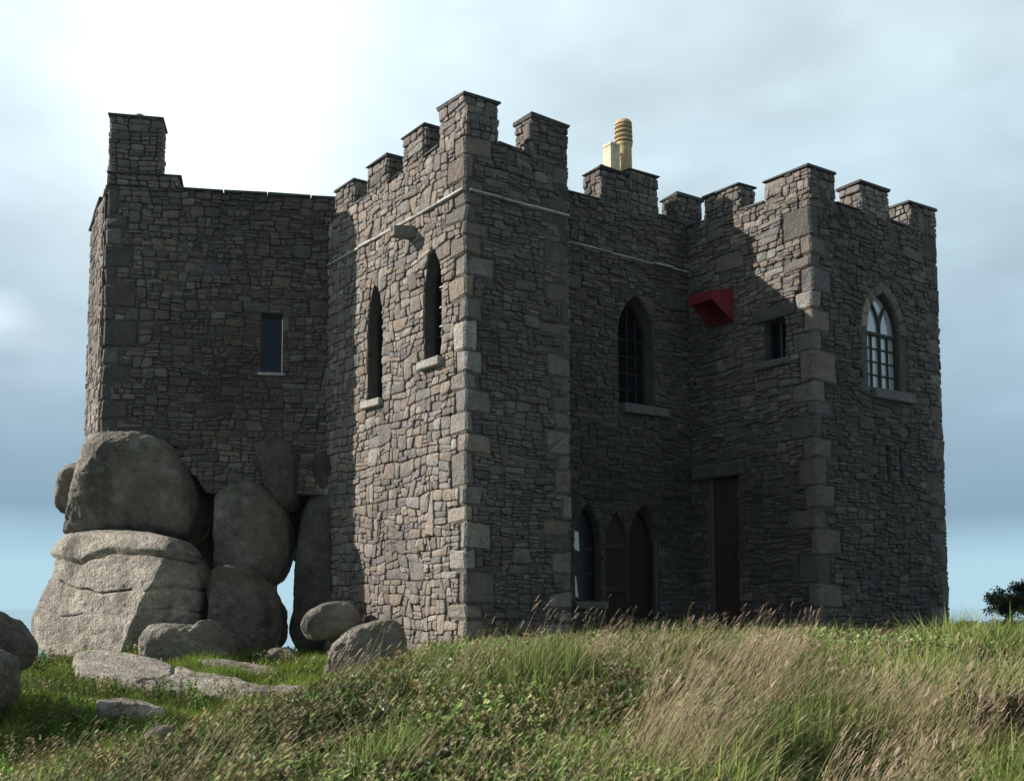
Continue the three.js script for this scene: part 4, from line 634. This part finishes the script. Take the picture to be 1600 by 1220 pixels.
scatter('straw_grass', 'pale dry grass stalks with seed heads bending right on the bank', 'grass', [21, 22, 23, 24, 25, 26, 27, 28].map((s) => strawTuft(s, 9, .34, .80)), strawMat, 2500, 53, (x, d) => bank(x, d) * (.03 + .97 * Math.pow(strawy(x, d), 1.3)), (x, d, r) => (.62 + .6 * r()) * (1 - .45 * smooth(10, 14.5, d)), (x, d, r) => tone(r, [.7, .68, .66], [1.15, 1.15, 1.15]));
scatter('meadow_herbs', 'grey green leafy weeds tangled in the middle of the bank', 'weeds', [31, 32, 33, 34].map((s, i) => herb(s, 17, .30, .050, [[.20, .275, .075], [.26, .31, .13], [.26, .235, .11], [.14, .245, .06]][i], .9)), herbMat, 24000, 54, (x, d) => (.12 + .88 * bank(x, d)) * (1.05 - .6 * strawy(x, d)) * (.4 + .6 * (1 - patch(x * 1.3 + 9, d))), (x, d, r) => .6 + .7 * r(), (x, d, r) => { const k = .40 + 1.05 * patch(x + 30, d); return tone(r, [.8 * k, .8 * k, .8 * k], [1.3 * k, 1.25 * k, 1.3 * k]); });
scatter('seed_heads', 'small whitish seed heads and faded flowers scattered over the weeds', 'wild flowers', [41, 42, 43].map((s, i) => seedHead(s, .26, [[.66, .64, .55], [.46, .37, .27], [.62, .62, .56]][i], .019)), herbMat, 3000, 55, (x, d) => (.1 + .9 * bank(x, d)) * (1.1 - strawy(x, d)) * (1 - .75 * smooth(.12, .3, x / d)) * clamp(patch(x + 11, d + 3) * 2.2 - .8, 0, 1), (x, d, r) => .7 + .6 * r(), (x, d, r) => tone(r, [.7, .7, .7], [1.3, 1.3, 1.3]));

// ---------------------------------------------------------------- single plants
function stick(a, b, r0, r1) { const d = b.clone().sub(a), l = d.length(), g = new THREE.CylinderGeometry(r1, r0, l, 6, 1); g.translate(0, l / 2, 0); g.applyQuaternion(new THREE.Quaternion().setFromUnitVectors(new THREE.Vector3(0, 1, 0), d.normalize())); g.translate(a.x, a.y, a.z); return g; }
function plant(name, label, category, x, d, seed, build, extra) { const g = new THREE.Group(); g.position.set(x, groundY(x, d) - .03, -d); top(g, name, label, category, extra); build(g, rng(seed)); return g; }
const barkMat = std({ color: lin(.06, .05, .042), roughness: .95, bumpMap: stoneBump, bumpScale: .01 }), crownMat = leafMat(.25);
function shrub(g, r, o) {                                          // stems that fork, with leaf clumps along the outer twigs
  const S = [], out = fresh(); const grow = (p, dir, len, rad, depth) => {
    const e = p.clone().addScaledVector(dir, len); S.push(stick(p, e, rad, rad * .65));
    if (depth <= o.leafFrom) for (let i = 0; i < o.leaves; i++) { const t = r(), c = p.clone().lerp(e, t), k = .6 + .8 * r(), col = o.cols[(r() * o.cols.length) | 0]; out.col = col.map((q) => q * k); const w = o.spread; leaf(out, c.x + (r() - .5) * w, c.y + (r() - .5) * w * .7, c.z + (r() - .5) * w, o.leaf * (.6 + .8 * r()), o.leaf * .3, r() - .5, r() - .25, r() - .5, r); }
    if (depth > 0) { const n = depth > 1 ? 3 : 3 + (r() < .4 ? 1 : 0); for (let i = 0; i < n; i++) { const q = new THREE.Vector3(r() - .5, (r() - .5) * o.flat + o.rise, r() - .5).multiplyScalar(o.fork).add(dir).add(o.wind).normalize(); grow(e, q, len * (.62 + .25 * r()), rad * .6, depth - 1); } }
  };
  for (let i = 0; i < o.stems; i++) grow(new THREE.Vector3((r() - .5) * o.base, 0, (r() - .5) * o.base), new THREE.Vector3((r() - .5) * o.open, 1, (r() - .5) * o.open).add(o.wind).normalize(), o.len, o.rad, o.depth);
  mesh(o.stemName || 'stem', mergeGeometries(S), barkMat, g); mesh(o.leafName || 'foliage', finish(out), crownMat, g);
}
plant('hawthorn_tree', 'dark windswept small tree at the right picture edge', 'tree', 12.6, 24.4, 61, (g, r) => shrub(g, r, { stems: 5, base: .9, open: 1.1, wind: new THREE.Vector3(-.22, 0, 0), len: .44, rad: .035, depth: 4, leafFrom: 1, leaves: 15, spread: .24, leaf: .07, cols: [[.05, .075, .03], [.07, .09, .035], [.04, .06, .028], [.09, .075, .05]], flat: .9, rise: .15, fork: 1.5, stemName: 'trunk', leafName: 'crown' }));
plant('bush', 'dark reddish bush in the bottom right corner', 'bush', 4.1, 8.3, 62, (g, r) => shrub(g, r, { stems: 16, base: .9, open: 1.3, wind: new THREE.Vector3(0, 0, 0), len: .27, rad: .009, depth: 2, leafFrom: 2, leaves: 12, spread: .12, leaf: .04, cols: [[.05, .045, .02], [.075, .045, .028], [.04, .055, .02], [.09, .06, .035]], flat: .6, rise: .2, fork: 1.3 }));
plant('bush', 'small dark bramble on the crest by the right tower corner', 'bush', 10.4, 21.2, 63, (g, r) => shrub(g, r, { stems: 6, base: .5, open: 1.2, wind: new THREE.Vector3(.1, 0, 0), len: .16, rad: .008, depth: 2, leafFrom: 2, leaves: 8, spread: .12, leaf: .05, cols: [[.035, .045, .02], [.05, .05, .025]], flat: .6, rise: .2, fork: 1.3 }));
plant('bush', 'low bramble on the crest beneath the windswept tree', 'bush', 11.3, 22.4, 64, (g, r) => shrub(g, r, { stems: 8, base: .9, open: 1.2, wind: new THREE.Vector3(.1, 0, 0), len: .2, rad: .008, depth: 2, leafFrom: 2, leaves: 9, spread: .14, leaf: .05, cols: [[.035, .04, .02], [.055, .045, .028], [.09, .05, .035]], flat: .6, rise: .2, fork: 1.3 }));
for (const [x, d, seed, l] of [[1.15, 8.4, 81, 'dark leafy bramble in the weeds at the bottom middle of the bank'], [.35, 7.9, 82, 'dark bramble with rusty leaves at the bottom edge, left of the other bramble'], [3.3, 11.5, 83, 'small rusty bramble higher on the bank below the brown door']]) plant('bush', l, 'bush', x, d, seed, (g, r) => shrub(g, r, { stems: 8, base: .5, open: 1.5, wind: new THREE.Vector3(.1, 0, 0), len: .15, rad: .006, depth: 2, leafFrom: 2, leaves: 10, spread: .10, leaf: .032, cols: [[.06, .085, .03], [.085, .06, .035], [.05, .08, .025], [.13, .085, .045]], flat: .6, rise: .2, fork: 1.3 }));
function dock(g, r, h, lean) { const S = [], out = fresh(); const a = new THREE.Vector3(0, 0, 0), b = new THREE.Vector3(lean * h, h, 0); S.push(stick(a, b, .007, .004)); for (let i = 0; i < 90; i++) { const t = .45 + .55 * r(), k = .6 + .8 * r(); out.col = [.13 * k, .055 * k, .028 * k]; leaf(out, lean * h * t + (r() - .5) * .05, h * t, (r() - .5) * .05, .022, .008, r() - .5, .5 * r(), r() - .5, r); } mesh('stem', mergeGeometries(S), std({ color: lin(.12, .06, .035), roughness: .9 }), g); mesh('seed_spike', finish(out), herbMat, g); }
plant('dock_plant', 'rusty dock seed spike in the grass near the domed boulder', 'plant', -1.0, 15.6, 65, (g, r) => dock(g, r, .62, -.05));
plant('dock_plant', 'rusty dock seed spike before the brown door, leaning right', 'plant', 3.35, 15.5, 66, (g, r) => dock(g, r, .62, .28));
plant('dock_plant', 'thin rusty dock spike before the low window, leaning right', 'plant', 1.98, 16.6, 67, (g, r) => dock(g, r, .62, .30));
for (const [u, v, s, l] of [[1.02, 1.72, 71, 'upper'], [1.32, 1.45, 72, 'left'], [1.05, 1.18, 73, 'lowest']]) {
  const c = at(WA, u, v, .0).applyMatrix4(castle.matrixWorld), g = new THREE.Group(); g.position.copy(c); top(g, 'wall_weed', l + ' of three small yellow green weeds growing in the sunlit wall', 'plant', { group: 'weeds in the sunlit wall' });
  const r = rng(s), o = fresh(); for (let i = 0; i < 34; i++) { const k = .6 + .8 * r(); o.col = [.12 * k, .13 * k, .02 * k]; leaf(o, (r() - .5) * .08, (r() - .5) * .1, (r() - .5) * .08, .05, .014, -.5 - r(), .3 - r() * .9, r() - .2, r); } mesh('foliage', finish(o), herbMat, g);
}
renderer.render(scene, camera);
